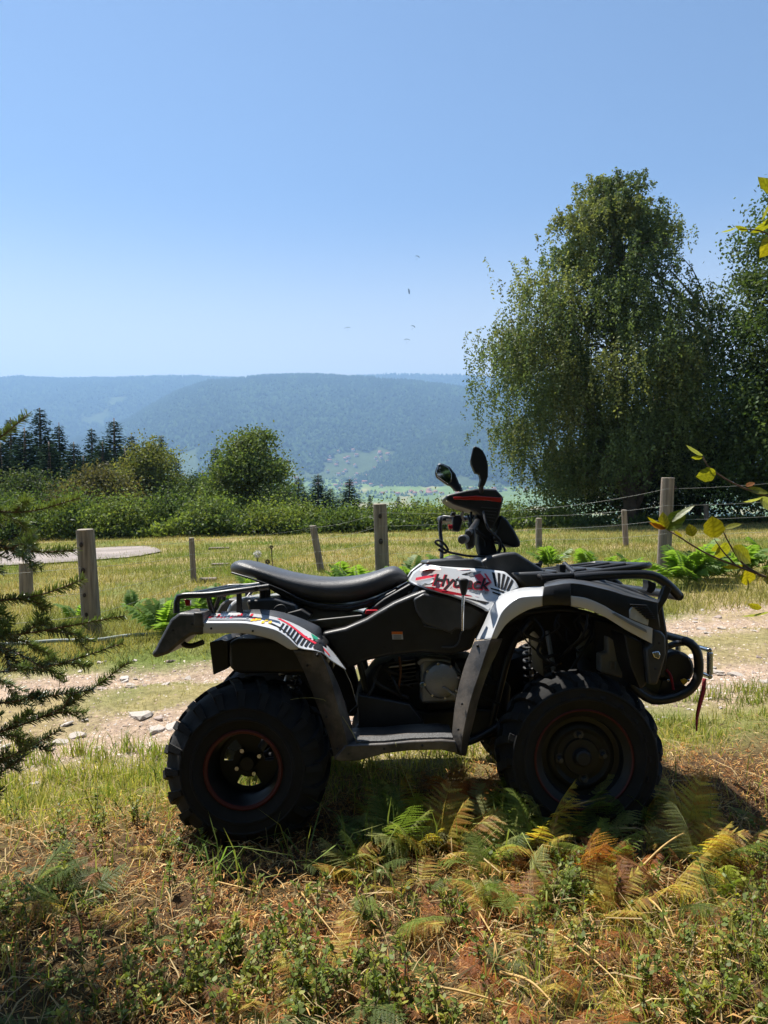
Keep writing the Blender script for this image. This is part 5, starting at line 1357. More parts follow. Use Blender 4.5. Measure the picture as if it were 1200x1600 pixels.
# long straws
m = 4200; X, Y = fore_pts(m); k = track_d(X, Y) < -1.4; X, Y = X[k], Y[k]; m = len(X)
litter(g, X, Y, rng.uniform(.06, .22, m), rng.uniform(.0018, .004, m), np.array([.50, .38, .20]) * rng.uniform(.5, 1.2, (m, 1)), .05)
tag(g.build('dry_litter', M['dry']), 'dry reddish brown bracken litter and straw covering the foreground', 'litter', kind='stuff')

g = Geo(); n = 75000
X, Y = fore_pts(n); tr, mw, gr, fo = masks(X, Y); d = track_d(X, Y); gp_ = fbm(X * 1.6, Y * 1.6, 19)
back = sstep(-2.1, -1.35, d)
keep = (rng.random(n) < np.clip((gp_ - .38) * 2.4 + back * .8, .04, 1)) & (d < -1.1); X, Y, gp_, back = X[keep], Y[keep], gp_[keep], back[keep]; n = len(X)
w = np.clip(rng.normal(.5, .3, n) + .2 * (gp_ - .5), 0, 1)
blades(g, X, Y, rng.uniform(.015, .07, n) * (1 + .6 * gp_), rng.uniform(.002, .0045, n), mixcol(n, w, (.58, .47, .17), (.23, .30, .055), .35), 1.1)
# scattered taller blades
m = 700; X, Y = fore_pts(m, 1.3, 3.3); blades(g, X, Y, rng.uniform(.08, .2, m), rng.uniform(.003, .006, m), mixcol(m, np.clip(rng.normal(.7, .3, m), 0, 1), (.45, .37, .16), (.13, .21, .05)), 1.2)
tag(g.build('foreground_grass', M['grass']), 'short patchy green and yellow grass among the foreground litter', 'grass', kind='stuff')

# bilberry ground cover: thin stems with small oval leaves
g = Geo(); gs = Geo()
spots = []
for px, py, sx, sy, k in [(420, 1550, 110, 40, 34), (560, 1570, 50, 30, 14), (200, 1570, 80, 30, 16), (900, 1390, 40, 40, 22), (1160, 1420, 30, 40, 14), (1130, 1550, 60, 40, 22), (840, 1480, 50, 40, 7), (700, 1560, 60, 40, 8), (330, 1460, 60, 30, 7), (80, 1460, 50, 50, 10), (60, 1330, 60, 30, 10), (230, 1300, 80, 40, 12), (960, 1540, 60, 40, 6), (480, 1440, 60, 40, 8), (400, 1330, 90, 20, 6), (700, 1420, 60, 30, 4)]:
    for _ in range(int(k * .95)):
        p = ground_px(min(max(px + random.gauss(0, 1) * sx, -120), 1330), min(max(py + random.gauss(0, 1) * sy, 1290), 1680)); spots.append(p)
for p in spots:
    for st_ in range(random.randint(3, 6)):
        h = random.uniform(.04, .125); a = random.uniform(0, 6.28); ln = random.uniform(.1, .5) * h
        e = np.array([p.x + math.cos(a) * ln + random.gauss(0, .02), p.y + math.sin(a) * ln + random.gauss(0, .02), p.z + h]); s = np.array([p.x + random.gauss(0, .02), p.y + random.gauss(0, .02), p.z])
        V, F = tube_geo(np.array([s, (s + e) / 2 + np.array([0, 0, .01]), e]), [.0016, .0012, .0007], 4, False); gs.add(V, F)
        m = random.randint(9, 18); t = rng.uniform(.25, 1.02, m)[:, None]
        P = s * (1 - t) + e * t; D = rvec(m); D[:, 2] = np.abs(D[:, 2]) * .5 + .15; D /= np.linalg.norm(D, axis=1, keepdims=True)
        sd = np.cross(D, np.array([0, 0, 1.0]) + rng.normal(size=(m, 3)) * .35); sd /= np.linalg.norm(sd, axis=1, keepdims=True)
        L = rng.uniform(.010, .019, m)[:, None]; W = L * .30; nrm = np.cross(D, sd)
        V = np.stack([P, P + D * L * .35 + sd * W, P + D * L * .75 + sd * W * .8, P + D * L - nrm * L * .08, P + D * L * .75 - sd * W * .8, P + D * L * .35 - sd * W], 1).reshape(-1, 3)
        c0 = np.array([.15, .20, .040]) if random.random() < .7 else np.array([.27, .28, .05])
        g.add(V, np.arange(6 * m).reshape(m, 6), np.repeat(c0 * rng.uniform(.7, 1.35, (m, 1)), 6, 0))
o = tag(g.build('bilberry_cover', M['leaf']), 'low green bilberry leaves spreading through the foreground', 'ground cover', kind='stuff')
gs.build('bilberry_stems', M['twig'], o, color=False)['kind'] = 'stuff'

# ------------------------------------------------------------------ ferns
def frond_mesh(name, L, pairs, col, detail=True, arch=.5, seed=0, brown=None, curl=0.0, mat='fern'):
    r_ = np.random.default_rng(seed); g = Geo(); n = 14
    t = np.linspace(0, 1, n); path = np.stack([.04 * L * np.sin(t * 3 + seed), t * L * (1 - .15 * arch * t), L * arch * (t - .75 * t ** 2)], 1)
    V, F = tube_geo(path, np.linspace(.0035, .0007, n) * (L / .35) ** .7, 4, False); g.add(V, F, np.array(col) * .8 + np.array([.06, .04, .01]))
    T = np.gradient(path, axis=0); T /= np.linalg.norm(T, axis=1, keepdims=True)
    for k in range(pairs):
        u = .20 + .79 * k / pairs; p = np.array([np.interp(u, t, path[:, i]) for i in range(3)]); tg_ = np.array([np.interp(u, t, T[:, i]) for i in range(3)])
        prof = math.sin(math.pi * (.10 + .90 * (1 - (u - .2) / .8)) * .62) * .36 * L * (1.0 if u > .25 else .8)
        for sd in (-1, 1):
            side = np.array([sd, 0, 0]); ax = side * .92 + tg_ * .45 + np.array([0, 0, -.18 - curl * r_.uniform(0, 1)]) + r_.normal(size=3) * .07; ax /= np.linalg.norm(ax)
            pl_ = prof * r_.uniform(.85, 1.1); cr_ = np.cross(ax, np.array([0, 0, 1.0])); cr_ /= np.linalg.norm(cr_)
            c = np.array(col) * r_.uniform(.75, 1.25)
            if brown is not None and r_.random() < .3: c = np.array(brown) * r_.uniform(.7, 1.2)
            if detail and pl_ > .02:
                m = max(5, int(pl_ / .0065)); w0 = .0105 * (L / .35) ** .5
                s = np.linspace(.02, 1, m); Q = p + ax * (s * pl_)[:, None]; Q[:, 2] -= (s ** 2) * pl_ * .18
                wl = w0 * (1 - s) ** .7 + .0015
                for q in (-1, 1):
                    d = cr_ * q + ax * .35; d /= np.linalg.norm(d); hw = pl_ / m * .42
                    tip = Q + d * wl[:, None] + np.array([0, 0, -.2]) * wl[:, None] + r_.normal(size=(m, 3)) * .0008
                    VV = np.stack([Q - ax * hw, Q + ax * hw, tip + ax * hw * .5, tip - ax * hw * .3], 1).reshape(-1, 3)
                    g.add(VV, np.arange(4 * m).reshape(m, 4), c)
            else:
                w_ = pl_ * .16 + .002
                VV = np.array([p, p + ax * pl_ * .35 + cr_ * w_, p + ax * pl_ - np.array([0, 0, pl_ * .18]), p + ax * pl_ * .35 - cr_ * w_])
                g.add(VV, np.array([[0, 1, 2, 3]]), c)
    return g.mesh(name, M[mat])
FR = {}
for key, col, br, cu in [('green', (.19, .25, .05), None, 0), ('deep', (.11, .155, .04), None, 0), ('silver', (.32, .34, .13), None, .1), ('yellow', (.50, .40, .09), (.38, .20, .05), .1), ('brown', (.32, .155, .055), (.22, .10, .05), .35), ('rust', (.40, .15, .035), (.30, .10, .03), .25)]:
    FR[key] = [frond_mesh('frond', .42, 15, col, True, ar, sd, br, cu) for sd, ar in ((1, .45), (2, .25), (3, .65))]
FRF = {'green': [frond_mesh('frond', .6, 13, (.15, .235, .05), False, ar, sd) for sd, ar in ((4, .7), (5, .5), (6, .85))]}
def fern(loc, keys, n, size, label, group, tilt=(25, 60), far=False, az=None, name='fern'):
    root = empty(name, loc, label, 'fern', group); root.rotation_euler = (0, 0, 0)
    for k in range(n):
        key = random.choice(keys); me = random.choice((FRF if far else FR)[key])
        o = link('frond', me, root)
        s = size * random.uniform(.65, 1.15) * (1 if far else 1.0); o.scale = (s, s, s)
        a = random.uniform(0, 2 * math.pi) if az is None else R(random.uniform(*az))
        o.rotation_euler = (R(random.uniform(*tilt)), random.uniform(-.25, .25), a)
    return root
# bracken clumps along the fence
gB_ = 'bracken clumps along the fence'
for px, py, Y, sz, n, lab in [(560, 893, 8.7, .55, 9, 'bright bracken clump just left of the split fence post'), (528, 897, 9.5, .5, 7, 'bracken clump behind the quad seat beside the leaning stake'), (640, 888, 9.0, .55, 8, 'bracken clump right of the split fence post behind the tank'),
                              (700, 876, 10.0, .5, 8, 'bracken clump in the grass behind the handlebar'), (860, 872, 10.5, .5, 8, 'bracken clump behind the front rack near the short dark stake'), (925, 876, 9.6, .55, 9, 'bracken clump below the slim pale stake'), (985, 880, 9.4, .5, 8, 'bracken clump left of the tall squared post'),
                              (1072, 905, 8.4, .75, 14, 'large bright bracken clump right of the tall squared post'), (1105, 900, 8.8, .7, 12, 'tall bracken clump beside the large bright one'), (1150, 893, 9.2, .65, 10, 'bracken clump under the yellow hazel leaves'), (1195, 888, 9.4, .6, 9, 'bracken clump at the right edge by the fence'),
                              (258, 965, 6.6, .55, 10, 'yellow green bracken clump behind the rear fender corner'), (300, 948, 7.2, .5, 9, 'bracken clump behind the rear rack'), (345, 938, 7.6, .5, 8, 'bracken clump behind the rear rack posts'), (120, 950, 7.4, .35, 6, 'small bracken clump left of the thick round post'),
                              (205, 930, 8.0, .3, 6, 'small dry bracken clump right of the thick round post'), (395, 905, 9.2, .35, 6, 'small bracken clump above the rear of the seat')]:
    p = at(px, py, Y); fern((p.x, Y, float(gz(p.x, Y))), ['green'], n, sz * 1.45, lab, gB_, (15, 60), True, name='bracken_clump')
# foreground ferns
gF = 'ferns in the foreground litter'
def fg_fern(px, py, keys, n, size, lab, tilt=(15, 50), az=None):
    p = ground_px(px, py); fern((p.x, p.y, p.z - .005), keys, n, size, lab, gF, tilt, az=az)
fg_fern(610, 1330, ['silver', 'silver', 'deep'], 9, .62, 'silvery green fern in the sun below the footboard', (10, 55))
fg_fern(560, 1350, ['deep', 'silver'], 6, .55, 'dark green fern lying low left of the silvery fern', (5, 35))
fg_fern(650, 1335, ['yellow', 'silver'], 7, .55, 'yellowing fern right of the silvery fern', (20, 60))
fg_fern(690, 1340, ['yellow', 'yellow', 'green'], 8, .6, 'bright yellow fern under the front guard', (15, 60))
fg_fern(765, 1335, ['yellow', 'green', 'silver'], 8, .55, 'yellow green fern in front of the front wheel', (15, 60))
fg_fern(830, 1335, ['yellow', 'green'], 7, .55, 'olive fern left of the rust coloured fern', (15, 60))
fg_fern(908, 1375, ['rust', 'rust', 'brown'], 5, .55, 'upright rust coloured fern in front of the front wheel', (40, 72))
fg_fern(960, 1370, ['green'], 6, .36, 'small bright green fern right of the rust coloured fern', (10, 45))
fg_fern(960, 1320, ['silver', 'deep'], 5, .5, 'pale fern at the shadow edge below the front wheel', (5, 40), (-60, 60))
fg_fern(1085, 1360, ['deep', 'silver', 'yellow'], 8, .6, 'dark arching fern right of the front wheel', (20, 60))
fg_fern(1040, 1400, ['yellow', 'brown'], 5, .5, 'half dry fern below the dark arching fern', (10, 45))
fg_fern(1195, 1285, ['green'], 3, .4, 'green fern tip at the right edge', (5, 30), (60, 120))
fg_fern(740, 1300, ['brown', 'rust'], 6, .5, 'dry brown bracken standing before the footboard', (45, 75))
fg_fern(690, 1250, ['brown'], 5, .5, 'curled dry bracken in the gap under the footboard', (20, 50))
fg_fern(870, 1275, ['silver', 'deep'], 4, .42, 'sunlit fern leaflets against the front tyre', (10, 40))
fg_fern(40, 1400, ['deep', 'green'], 7, .5, 'green fern at the left edge of the foreground', (5, 40))
fg_fern(110, 1420, ['deep', 'yellow'], 6, .45, 'fern at the edge of the left corner shadow', (5, 40))
fg_fern(620, 1450, ['green', 'yellow'], 4, .4, 'single green fern in the brown litter below the yellow ferns', (5, 35))
fg_fern(520, 1590, ['yellow', 'deep'], 4, .5, 'flat yellowish fern at the bottom edge', (0, 20))
rr_ = random.Random(11)
for px, py, ks, sz, lab in [(800, 1305, ['green', 'silver'], .55, 'upright green fern against the left of the front tyre'), (850, 1312, ['silver', 'yellow'], .55, 'upright pale fern against the front rim'), (930, 1300, ['silver', 'deep'], .5, 'upright silvery fern under the front hub'), (1010, 1300, ['deep', 'yellow'], .55, 'upright dark fern at the right of the front tyre'), (1075, 1310, ['yellow', 'silver'], .6, 'tall yellowing fern right of the front tyre'), (720, 1300, ['yellow', 'rust'], .6, 'tall golden fern under the footboard end'), (640, 1305, ['silver', 'green'], .55, 'tall pale fern below the footboard middle')]:
    fg_fern(px, py, ks, 6, sz, lab, (35, 72))
CW = {'brown': 'brown', 'rust': 'rusty', 'yellow': 'yellow', 'deep': 'dark green', 'green': 'green', 'silver': 'pale green'}
def place_word(px, py):
    return ('bottom ' if py > 1480 else 'middle ') + ('left' if px < 400 else 'centre' if px < 760 else 'right') + ' of the foreground'
for _ in range(46):
    px, py = rr_.uniform(520, 1150), rr_.uniform(1285, 1440); ks = rr_.choice([['yellow'], ['yellow', 'silver'], ['silver', 'green'], ['yellow', 'rust'], ['green'], ['deep', 'silver'], ['brown', 'yellow']])
    fg_fern(px, py, ks, rr_.randint(3, 7), rr_.uniform(.24, .46), 'small ' + ' and '.join(CW[k] for k in ks) + ' fern in the thicket before the quad, ' + ('left part' if px < 700 else 'middle part' if px < 900 else 'right part'), (10, 62))
for _ in range(64):
    px, py = rr_.uniform(380, 1180), rr_.uniform(1345, 1640); ks = rr_.choice([['brown'], ['brown', 'rust'], ['brown', 'yellow'], ['yellow', 'rust'], ['deep', 'yellow']])
    fg_fern(px, py, ks, rr_.randint(2, 4), rr_.uniform(.22, .42), 'flattened ' + ' and '.join(CW[k] for k in ks) + ' fern in the litter, ' + place_word(px, py), (-5, 28))
for _ in range(14):
    px, py = rr_.uniform(-60, 380), rr_.uniform(1300, 1620); ks = rr_.choice([['brown'], ['deep', 'yellow'], ['green', 'deep']])
    fg_fern(px, py, ks, rr_.randint(2, 4), rr_.uniform(.25, .42), 'small low ' + ' and '.join(CW[k] for k in ks) + ' fern in the litter, ' + place_word(px, py), (-5, 30))

# dry stalks
M['stalk'] = mat_plain('dry_stalk', (.45, .29, .10), .7, var=.3, scale=30)
stalks = [([(862, 1332), (880, 1318), (985, 1290), (1000, 1270)], .12, .004, 'arching tan stalk before the front wheel'), ([(990, 1385), (1035, 1372), (1068, 1350), (1075, 1325)], .10, .004, 'bent yellow stalk under the arching fern'), ([(782, 1532), (830, 1560), (880, 1600)], .03, .004, 'orange stalk lying at the bottom edge'),
          ([(745, 1435), (770, 1500), (778, 1520)], .05, .003, 'straight straw stalk in the middle litter'), ([(820, 1455), (880, 1490), (960, 1560), (985, 1590)], .04, .003, 'long thin stalk running down to the bottom right'), ([(340, 1390), (400, 1420), (470, 1450)], .04, .003, 'yellow stalk lying below the rear wheel'),
          ([(600, 1560), (690, 1575), (815, 1590)], .04, .004, 'long straw coloured stalk along the bottom edge'), ([(0, 1295), (50, 1320), (80, 1340)], .03, .003, 'thin stalk lying at the left edge'), ([(985, 1400), (1030, 1460), (1060, 1500)], .06, .004, 'dark brown stalk right of the rust fern'), ([(1080, 1490), (1130, 1515), (1185, 1530)], .02, .004, 'grey dead twig lying at lower right'),
          ([(470, 1410), (500, 1470), (540, 1500)], .06, .003, 'olive stalk leaning over the bilberry leaves')]
for pts, h, r_, lab in stalks:
    P = [ground_px(*p) for p in pts]; m = len(P)
    for i, p in enumerate(P): p.z += .012 + h * math.sin(math.pi * (i + .3) / (m - .4))
    V, F = tube_geo(curve_pts(P, 14), np.linspace(r_, r_ * .5, 14), 6)
    tag(Geo().add(V, F).build('dry_stalk', M['stalk'], smooth=True, color=False), lab, 'stalk', 'dry stalks in the foreground')
# tall grass stems in front of the quad
M['stem'] = mat_plain('grass_stem', (.34, .33, .12), .6, var=.2)
def up_stem(bx, by, pts, lab, r_=.0017):
    b = ground_px(bx, by); P = [b] + [at(x, y, b.y + dy) for x, y, dy in pts]
    V, F = tube_geo(curve_pts(P, 18), np.linspace(r_, r_ * .45, 18), 5)
    return tag(Geo().add(V, F).build('grass_stem', M['stem'], smooth=True, color=False), lab, 'grass stem', 'tall grass stems in front of the quad')
up_stem(1010, 1285, [(1008, 1240, -.02), (1002, 1170, -.03), (996, 1095, -.03)], 'upright yellow grass stem before the front tyre', .0022)
up_stem(596, 1300, [(575, 1200, -.03), (545, 1135, -.03), (515, 1098, -.02), (480, 1090, 0), (432, 1097, 0)], 'drooping grass stem across the rear guard')
up_stem(628, 1290, [(624, 1260, 0), (625, 1200, 0), (622, 1165, 0)], 'thin upright stem under the footboard')
up_stem(660, 1310, [(648, 1250, 0), (625, 1190, 0), (618, 1160, 0)], 'thin leaning stem under the footboard')
up_stem(970, 1275, [(985, 1240, -.02), (1000, 1190, -.03), (985, 1165, -.03), (940, 1145, -.02), (915, 1133, -.02)], 'curved leafy stem across the front rim')
# long blades around the ferns
g = Geo()
for px, py, k in [(790, 1330, 16), (560, 1345, 14), (700, 1340, 14), (380, 1385, 10), (345, 1370, 8), (480, 1345, 8), (640, 1340, 12)]:
    p = ground_px(px, py); X = p.x + rng.normal(size=k) * .04; Y = p.y + rng.normal(size=k) * .03
    blades(g, X, Y, rng.uniform(.10, .26, k), rng.uniform(.004, .0075, k), mixcol(k, np.clip(rng.normal(.75, .2, k), 0, 1), (.45, .40, .16), (.15, .25, .06)), 1.3)
tag(g.build('long_grass', M['grass']), 'long arching green blades among the foreground ferns', 'grass', kind='stuff')

# ------------------------------------------------------------------ stones on the track
def stone_mesh(seed):
    r_ = np.random.default_rng(seed); bm = bmesh.new(); bmesh.ops.create_icosphere(bm, subdivisions=2, radius=1)
    for v in bm.verts:
        v.co *= 1 + .22 * math.sin(v.co.x * 3 + seed) * math.cos(v.co.y * 4 + seed * 2) + r_.uniform(-.10, .10)
        v.co.z = max(min(v.co.z, .5), -.6)
    me = bpy.data.meshes.new('stone'); bm.to_mesh(me); bm.free()
    at_ = me.color_attributes.new('col', 'FLOAT_COLOR', 'POINT'); c = random.choice([(.40, .35, .30), (.34, .27, .23), (.46, .41, .36), (.27, .21, .18)])
    at_.data.foreach_set('color', np.tile(np.array([*c, 1], np.float32), len(me.vertices))); me.materials.append(M['stone'])
    return me
SM = [stone_mesh(s) for s in range(8)]
big = [(218, 1118, .075, 'pale flat stone on the near edge of the track'), (245, 1140, .06, 'pale stone beside the rear tyre'), (268, 1136, .05, 'grey stone touching the rear tyre outline'), (120, 1150, .055, 'flat whitish stone behind the fir branches'), (95, 1160, .05, 'whitish stone at the lower track edge'), (267, 1033, .05, 'dark reddish stone left of the mud flap'), (248, 1122, .035, 'small white stone left of the rear tyre'), (195, 1060, .05, 'low pale stone in the middle of the track'), (1150, 1055, .06, 'pale stone right of the pull strap'), (1120, 1050, .05, 'pale stone behind the fairlead roller')]
for i, (px, py, s, lab) in enumerate(big):
    p = ground_px(px, py); o = link('stone', SM[i % 8]); o.location = p; o.scale = (s, s * .7, s * .45); o.rotation_euler = (random.uniform(-.2, .2), random.uniform(-.2, .2), random.uniform(0, 6)); tag(o, lab, 'stone', 'stones on the track')
cnt = 0
while cnt < 230:
    x, y = random.uniform(-3.2, 3.8), random.uniform(3.0, 7.0); d = float(track_d(x, y))
    if abs(d) > 1.35 or random.random() > .35 + .65 * (abs(abs(d) - .7) < .35 or d < -1.0): continue
    o = link('stone', random.choice(SM)); s = random.uniform(.012, .042); o.location = (x, y, float(gz(x, y)) + .002); o.scale = (s, s * random.uniform(.6, 1), s * random.uniform(.3, .6)); o.rotation_euler = (random.uniform(-.3, .3), random.uniform(-.3, .3), random.uniform(0, 6))
    tag(o, 'small rough stone embedded in the pinkish track', 'stone', 'small stones embedded in the track'); cnt += 1
# gravel
g = Geo(); n = 60000
Y = rng.uniform(3.2, 7.2, n); X = rng.uniform(-.62, .68, n) * (Y + 1); tr, mw, gr, fo = masks(X, Y); k = rng.random(n) < tr; X, Y = X[k], Y[k]; n = len(X)
s = rng.uniform(.003, .011, n) * rng.uniform(.6, 1.3, n); a = rng.uniform(0, 6.28, (n, 1)) + np.arange(4) * 1.571 + rng.uniform(-.4, .4, (n, 4)); rr2 = s[:, None] * rng.uniform(.7, 1.3, (n, 4))
Z = gz(X, Y); ring = np.stack([X[:, None] + rr2 * np.cos(a), Y[:, None] + rr2 * np.sin(a), np.repeat(Z[:, None], 4, 1)], -1); top = np.stack([X + rng.normal(size=n) * s * .3, Y + rng.normal(size=n) * s * .3, Z + s * .7], -1)[:, None]
V = np.concatenate([ring, top], 1).reshape(-1, 3); F = ((np.arange(n) * 5)[:, None, None] + np.array([[0, 1, 4], [1, 2, 4], [2, 3, 4], [3, 0, 4]])).reshape(-1, 3)
cs = np.array([[.44, .35, .28], [.54, .47, .41], [.26, .19, .15], [.38, .27, .20]])[rng.integers(0, 4, n)] * rng.uniform(.7, 1.2, (n, 1))
tag(g.add(V, F, np.repeat(cs, 5, 0)).build('gravel', M['stone']), 'loose pinkish gravel scattered on the track', 'gravel', kind='stuff')

# ------------------------------------------------------------------ young fir at the left edge
FY = 2.15
fb_ = at(-210, 1330, FY); fir = empty('young_fir', (fb_.x, FY, float(gz(fb_.x, FY))), 'young fir with spreading dark needle branches at the left edge', 'fir tree')
fz = float(gz(fb_.x, FY)); 
V, F = tube_geo(np.array([(0, 0, -.1), (.01, 0, .8), (0, .02, 1.6), (0, 0, 2.5)]), [.045, .035, .022, .006], 10); Geo().add(V, F).build('trunk', M['bark'], fir, smooth=True, color=False)
def needles(g, P0, P1, rad_col, dens=1500, nl=.022, flat=.7):
    P0, P1 = np.array(P0), np.array(P1); L = np.linalg.norm(P1 - P0); m = max(8, int(L * dens)); t = rng.random(m)[:, None]
    ax = (P1 - P0) / L; u = np.cross(ax, [0, 0, 1.0]); u /= np.linalg.norm(u) + 1e-9; w = np.cross(u, ax); ro = rng.uniform(.2, 1.2); u, w = u * math.cos(ro) + w * math.sin(ro), w * math.cos(ro) - u * math.sin(ro)
    th = rng.normal(size=m) * .55 + np.where(rng.random(m) < .5, 0, math.pi); th = np.where(rng.random(m) < .25, rng.uniform(.6, 2.5, m), th)
    d = np.cos(th)[:, None] * u + np.sin(th)[:, None] * w * flat + ax * .55 + rng.normal(size=(m, 3)) * .12; d /= np.linalg.norm(d, axis=1, keepdims=True)
    s = np.cross(d, rvec(m) * .6 + w); s /= np.linalg.norm(s, axis=1, keepdims=True)
    B = P0 + (P1 - P0) * t; ln = (nl * rng.uniform(.7, 1.2, m) * (1 - .3 * np.maximum(t[:, 0] - .85, 0) / .15))[:, None]; wd = .0014
    V = np.stack([B - s * wd, B + s * wd, B + d * ln + s * wd * .6, B + d * ln - s * wd * .6], 1).reshape(-1, 3)
    g.add(V, np.arange(4 * m).reshape(m, 4), np.repeat(np.array(rad_col) * rng.uniform(.65, 1.4, (m, 1)), 4, 0))
def fir_branch(pts, dy, col, tipcol, nside, side_len):
    P = [np.array(at(x, y, FY + d)) - np.array([fb_.x, FY, fz]) for (x, y), d in zip(pts, dy)]
    c = curve_pts(P, 16); gw = Geo(); gn = Geo()
    V, F = tube_geo(c, np.linspace(.0055, .0016, 16), 6); gw.add(V, F)
    for i in range(3, 15): needles(gn, c[i], c[i + 1], tipcol if i > 11 else col)
    nside = max(4, int(nside * .85))
    for k in range(nside):
        i = 2 + int(11 * k / nside); s = 1 if k % 2 else -1
        ax = c[i + 1] - c[i]; ax /= np.linalg.norm(ax)
        lat = np.array([0, -s * .75, .55 * s]) + rng.normal(size=3) * .15; d = ax * .8 + lat * .6; d /= np.linalg.norm(d)
        L = side_len * (1 - .5 * i / 15) * rng.uniform(.7, 1.2); e = c[i] + d * L + np.array([0, 0, -.1 * L]); m_ = c[i] + d * L * .5 + np.array([0, 0, .02 * L])
        V, F = tube_geo(np.array([c[i], m_, e]), [.0028, .002, .001], 5); gw.add(V, F)
        needles(gn, c[i], m_, col); needles(gn, m_, e, tipcol)
        if L > .08:
            for s2, f2 in ((-1, .4), (1, .6)):
                m2 = c[i] * (1 - f2) + e * f2; d2 = d * .75 + s2 * np.cross(d, rvec(1)[0] * .5 + np.array([0, -.6, .6])) * .6; e2 = m2 + d2 * L * .45
                V, F = tube_geo(np.array([m2, e2]), [.0016, .0008], 4); gw.add(V, F); needles(gn, m2, e2, tipcol)
    b = gw.build('branch', M['twig'], fir, smooth=True, color=False)
    gn.build('needles', M['needle'], b)['kind'] = 'stuff'
DK, LT, YG = (.070, .105, .055), (.150, .205, .070), (.205, .265, .075)
fir_branch([(-210, 790), (-110, 740), (-10, 690), (44, 647)], [0, -.1, -.15, -.15], DK, LT, 8, .16)
fir_branch([(-210, 860), (-80, 800), (40, 800), (124, 778)], [0, -.05, -.1, -.1], LT, YG, 10, .20)
fir_branch([(-210, 900), (-60, 850), (50, 862), (118, 860)], [0, -.15, -.2, -.25], DK, LT, 10, .18)
fir_branch([(-210, 1010), (-60, 950), (60, 930), (130, 905)], [0, -.1, -.15, -.15], LT, YG, 9, .18)
fir_branch([(-210, 1080), (-60, 1010), (70, 985), (195, 962)], [0, -.1, -.1, -.1], DK, LT, 11, .19)
fir_branch([(-210, 1120), (-60, 1060), (80, 1040), (192, 1005)], [0, .1, .12, .15], DK, LT, 11, .17)
fir_branch([(-210, 1150), (-60, 1110), (60, 1090), (146, 1078)], [0, -.1, -.1, -.1], DK, DK, 10, .15)
fir_branch([(-210, 1190), (-60, 1160), (90, 1110), (202, 1034)], [0, -.05, -.05, -.05], DK, LT, 10, .15)
fir_branch([(-210, 1230), (-80, 1215), (20, 1180), (95, 1140)], [0, .05, .1, .1], DK, DK, 9, .15)
fir_branch([(-210, 1260), (-100, 1250), (-20, 1220), (40, 1180)], [0, -.1, -.15, -.15], DK, DK, 8, .15)
fir_branch([(-210, 1050), (-80, 1010), (0, 1010), (70, 1045)], [0, -.2, -.3, -.35], DK, DK, 9, .17)
fir_branch([(-210, 760), (-120, 700), (-60, 650), (-30, 600)], [0, .1, .1, .1], DK, LT, 8, .16)
fir_branch([(-210, 1130), (-280, 1090), (-350, 1070), (-420, 1080)], [0, -.1, -.15, -.2], DK, LT, 9, .2)
fir_branch([(-210, 930), (-280, 880), (-350, 860), (-400, 850)], [0, .1, .15, .2], DK, LT, 9, .2)
fir_branch([(-210, 1180), (-200, 1150), (-150, 1140), (-90, 1160)], [0, -.25, -.45, -.55], DK, DK, 9, .2)

for q, (yy, sgn) in enumerate([(560, -1), (480, -1), (400, -1), (620, -1), (330, -1), (520, 1), (430, 1), (350, 1)]):
    w_ = 150 - (620 - yy) * .22
    fir_branch([(-210, yy), (-210 + sgn * w_ * .4, yy - 25), (-210 + sgn * w_ * .8, yy - 40), (-210 + sgn * w_, yy - 60)], [0, .1 - .03 * q, .2 - .06 * q, .25 - .08 * q], DK, LT, 7, .15)

# ------------------------------------------------------------------ hazel sapling at the right edge
HY = 1.55
hb0 = at(1330, 1600, HY); hz_ = float(gz(hb0.x, HY)); hroot = np.array([hb0.x, HY, hz_])
sap = empty('hazel_sapling', hroot, 'leafy sapling with yellow green round leaves at the right edge', 'sapling')
stem = curve_pts([hroot, at(1335, 1200, HY), at(1320, 900, HY), at(1290, 600, HY), at(1250, 330, HY), at(1225, 200, HY)], 20) - hroot
V, F = tube_geo(stem, np.linspace(.012, .003, 20), 8); Geo().add(V, F).build('stem', M['twig'], sap, smooth=True, color=False)
def hbranch(pts, r0=.004):
    P = [np.array(at(x, y, HY + d)) - hroot for x, y, d in pts]; c = curve_pts(P, 16)
    V, F = tube_geo(c, np.linspace(r0, r0 * .35, 16), 6); Geo().add(V, F).build('branch', M['twig'], sap, smooth=True, color=False)
hbranch([(1325, 960, 0), (1240, 920, -.02), (1185, 897, -.03), (1110, 868, -.04), (1060, 838, -.04), (1043, 828, -.04)])
hbranch([(1190, 900, -.03), (1160, 880, -.03), (1140, 850, -.02), (1128, 826, -.02)], .003)
hbranch([(1150, 884, -.03), (1130, 862, -.04), (1116, 842, -.05)], .0022)
hbranch([(1310, 830, 0), (1230, 785, 0), (1184, 771, 0), (1140, 752, 0), (1108, 730, .01), (1097, 712, .01)], .0035)
hbranch([(1270, 450, 0), (1240, 400, 0), (1205, 370, 0), (1185, 360, 0), (1155, 358, 0)], .003)
hbranch([(1240, 340, 0), (1215, 310, 0), (1200, 290, 0)], .003)
M['hazel'] = mat_leaf('hazel_leaf', .5, .4, .4, tmul=(1.35, 1.3, .4))
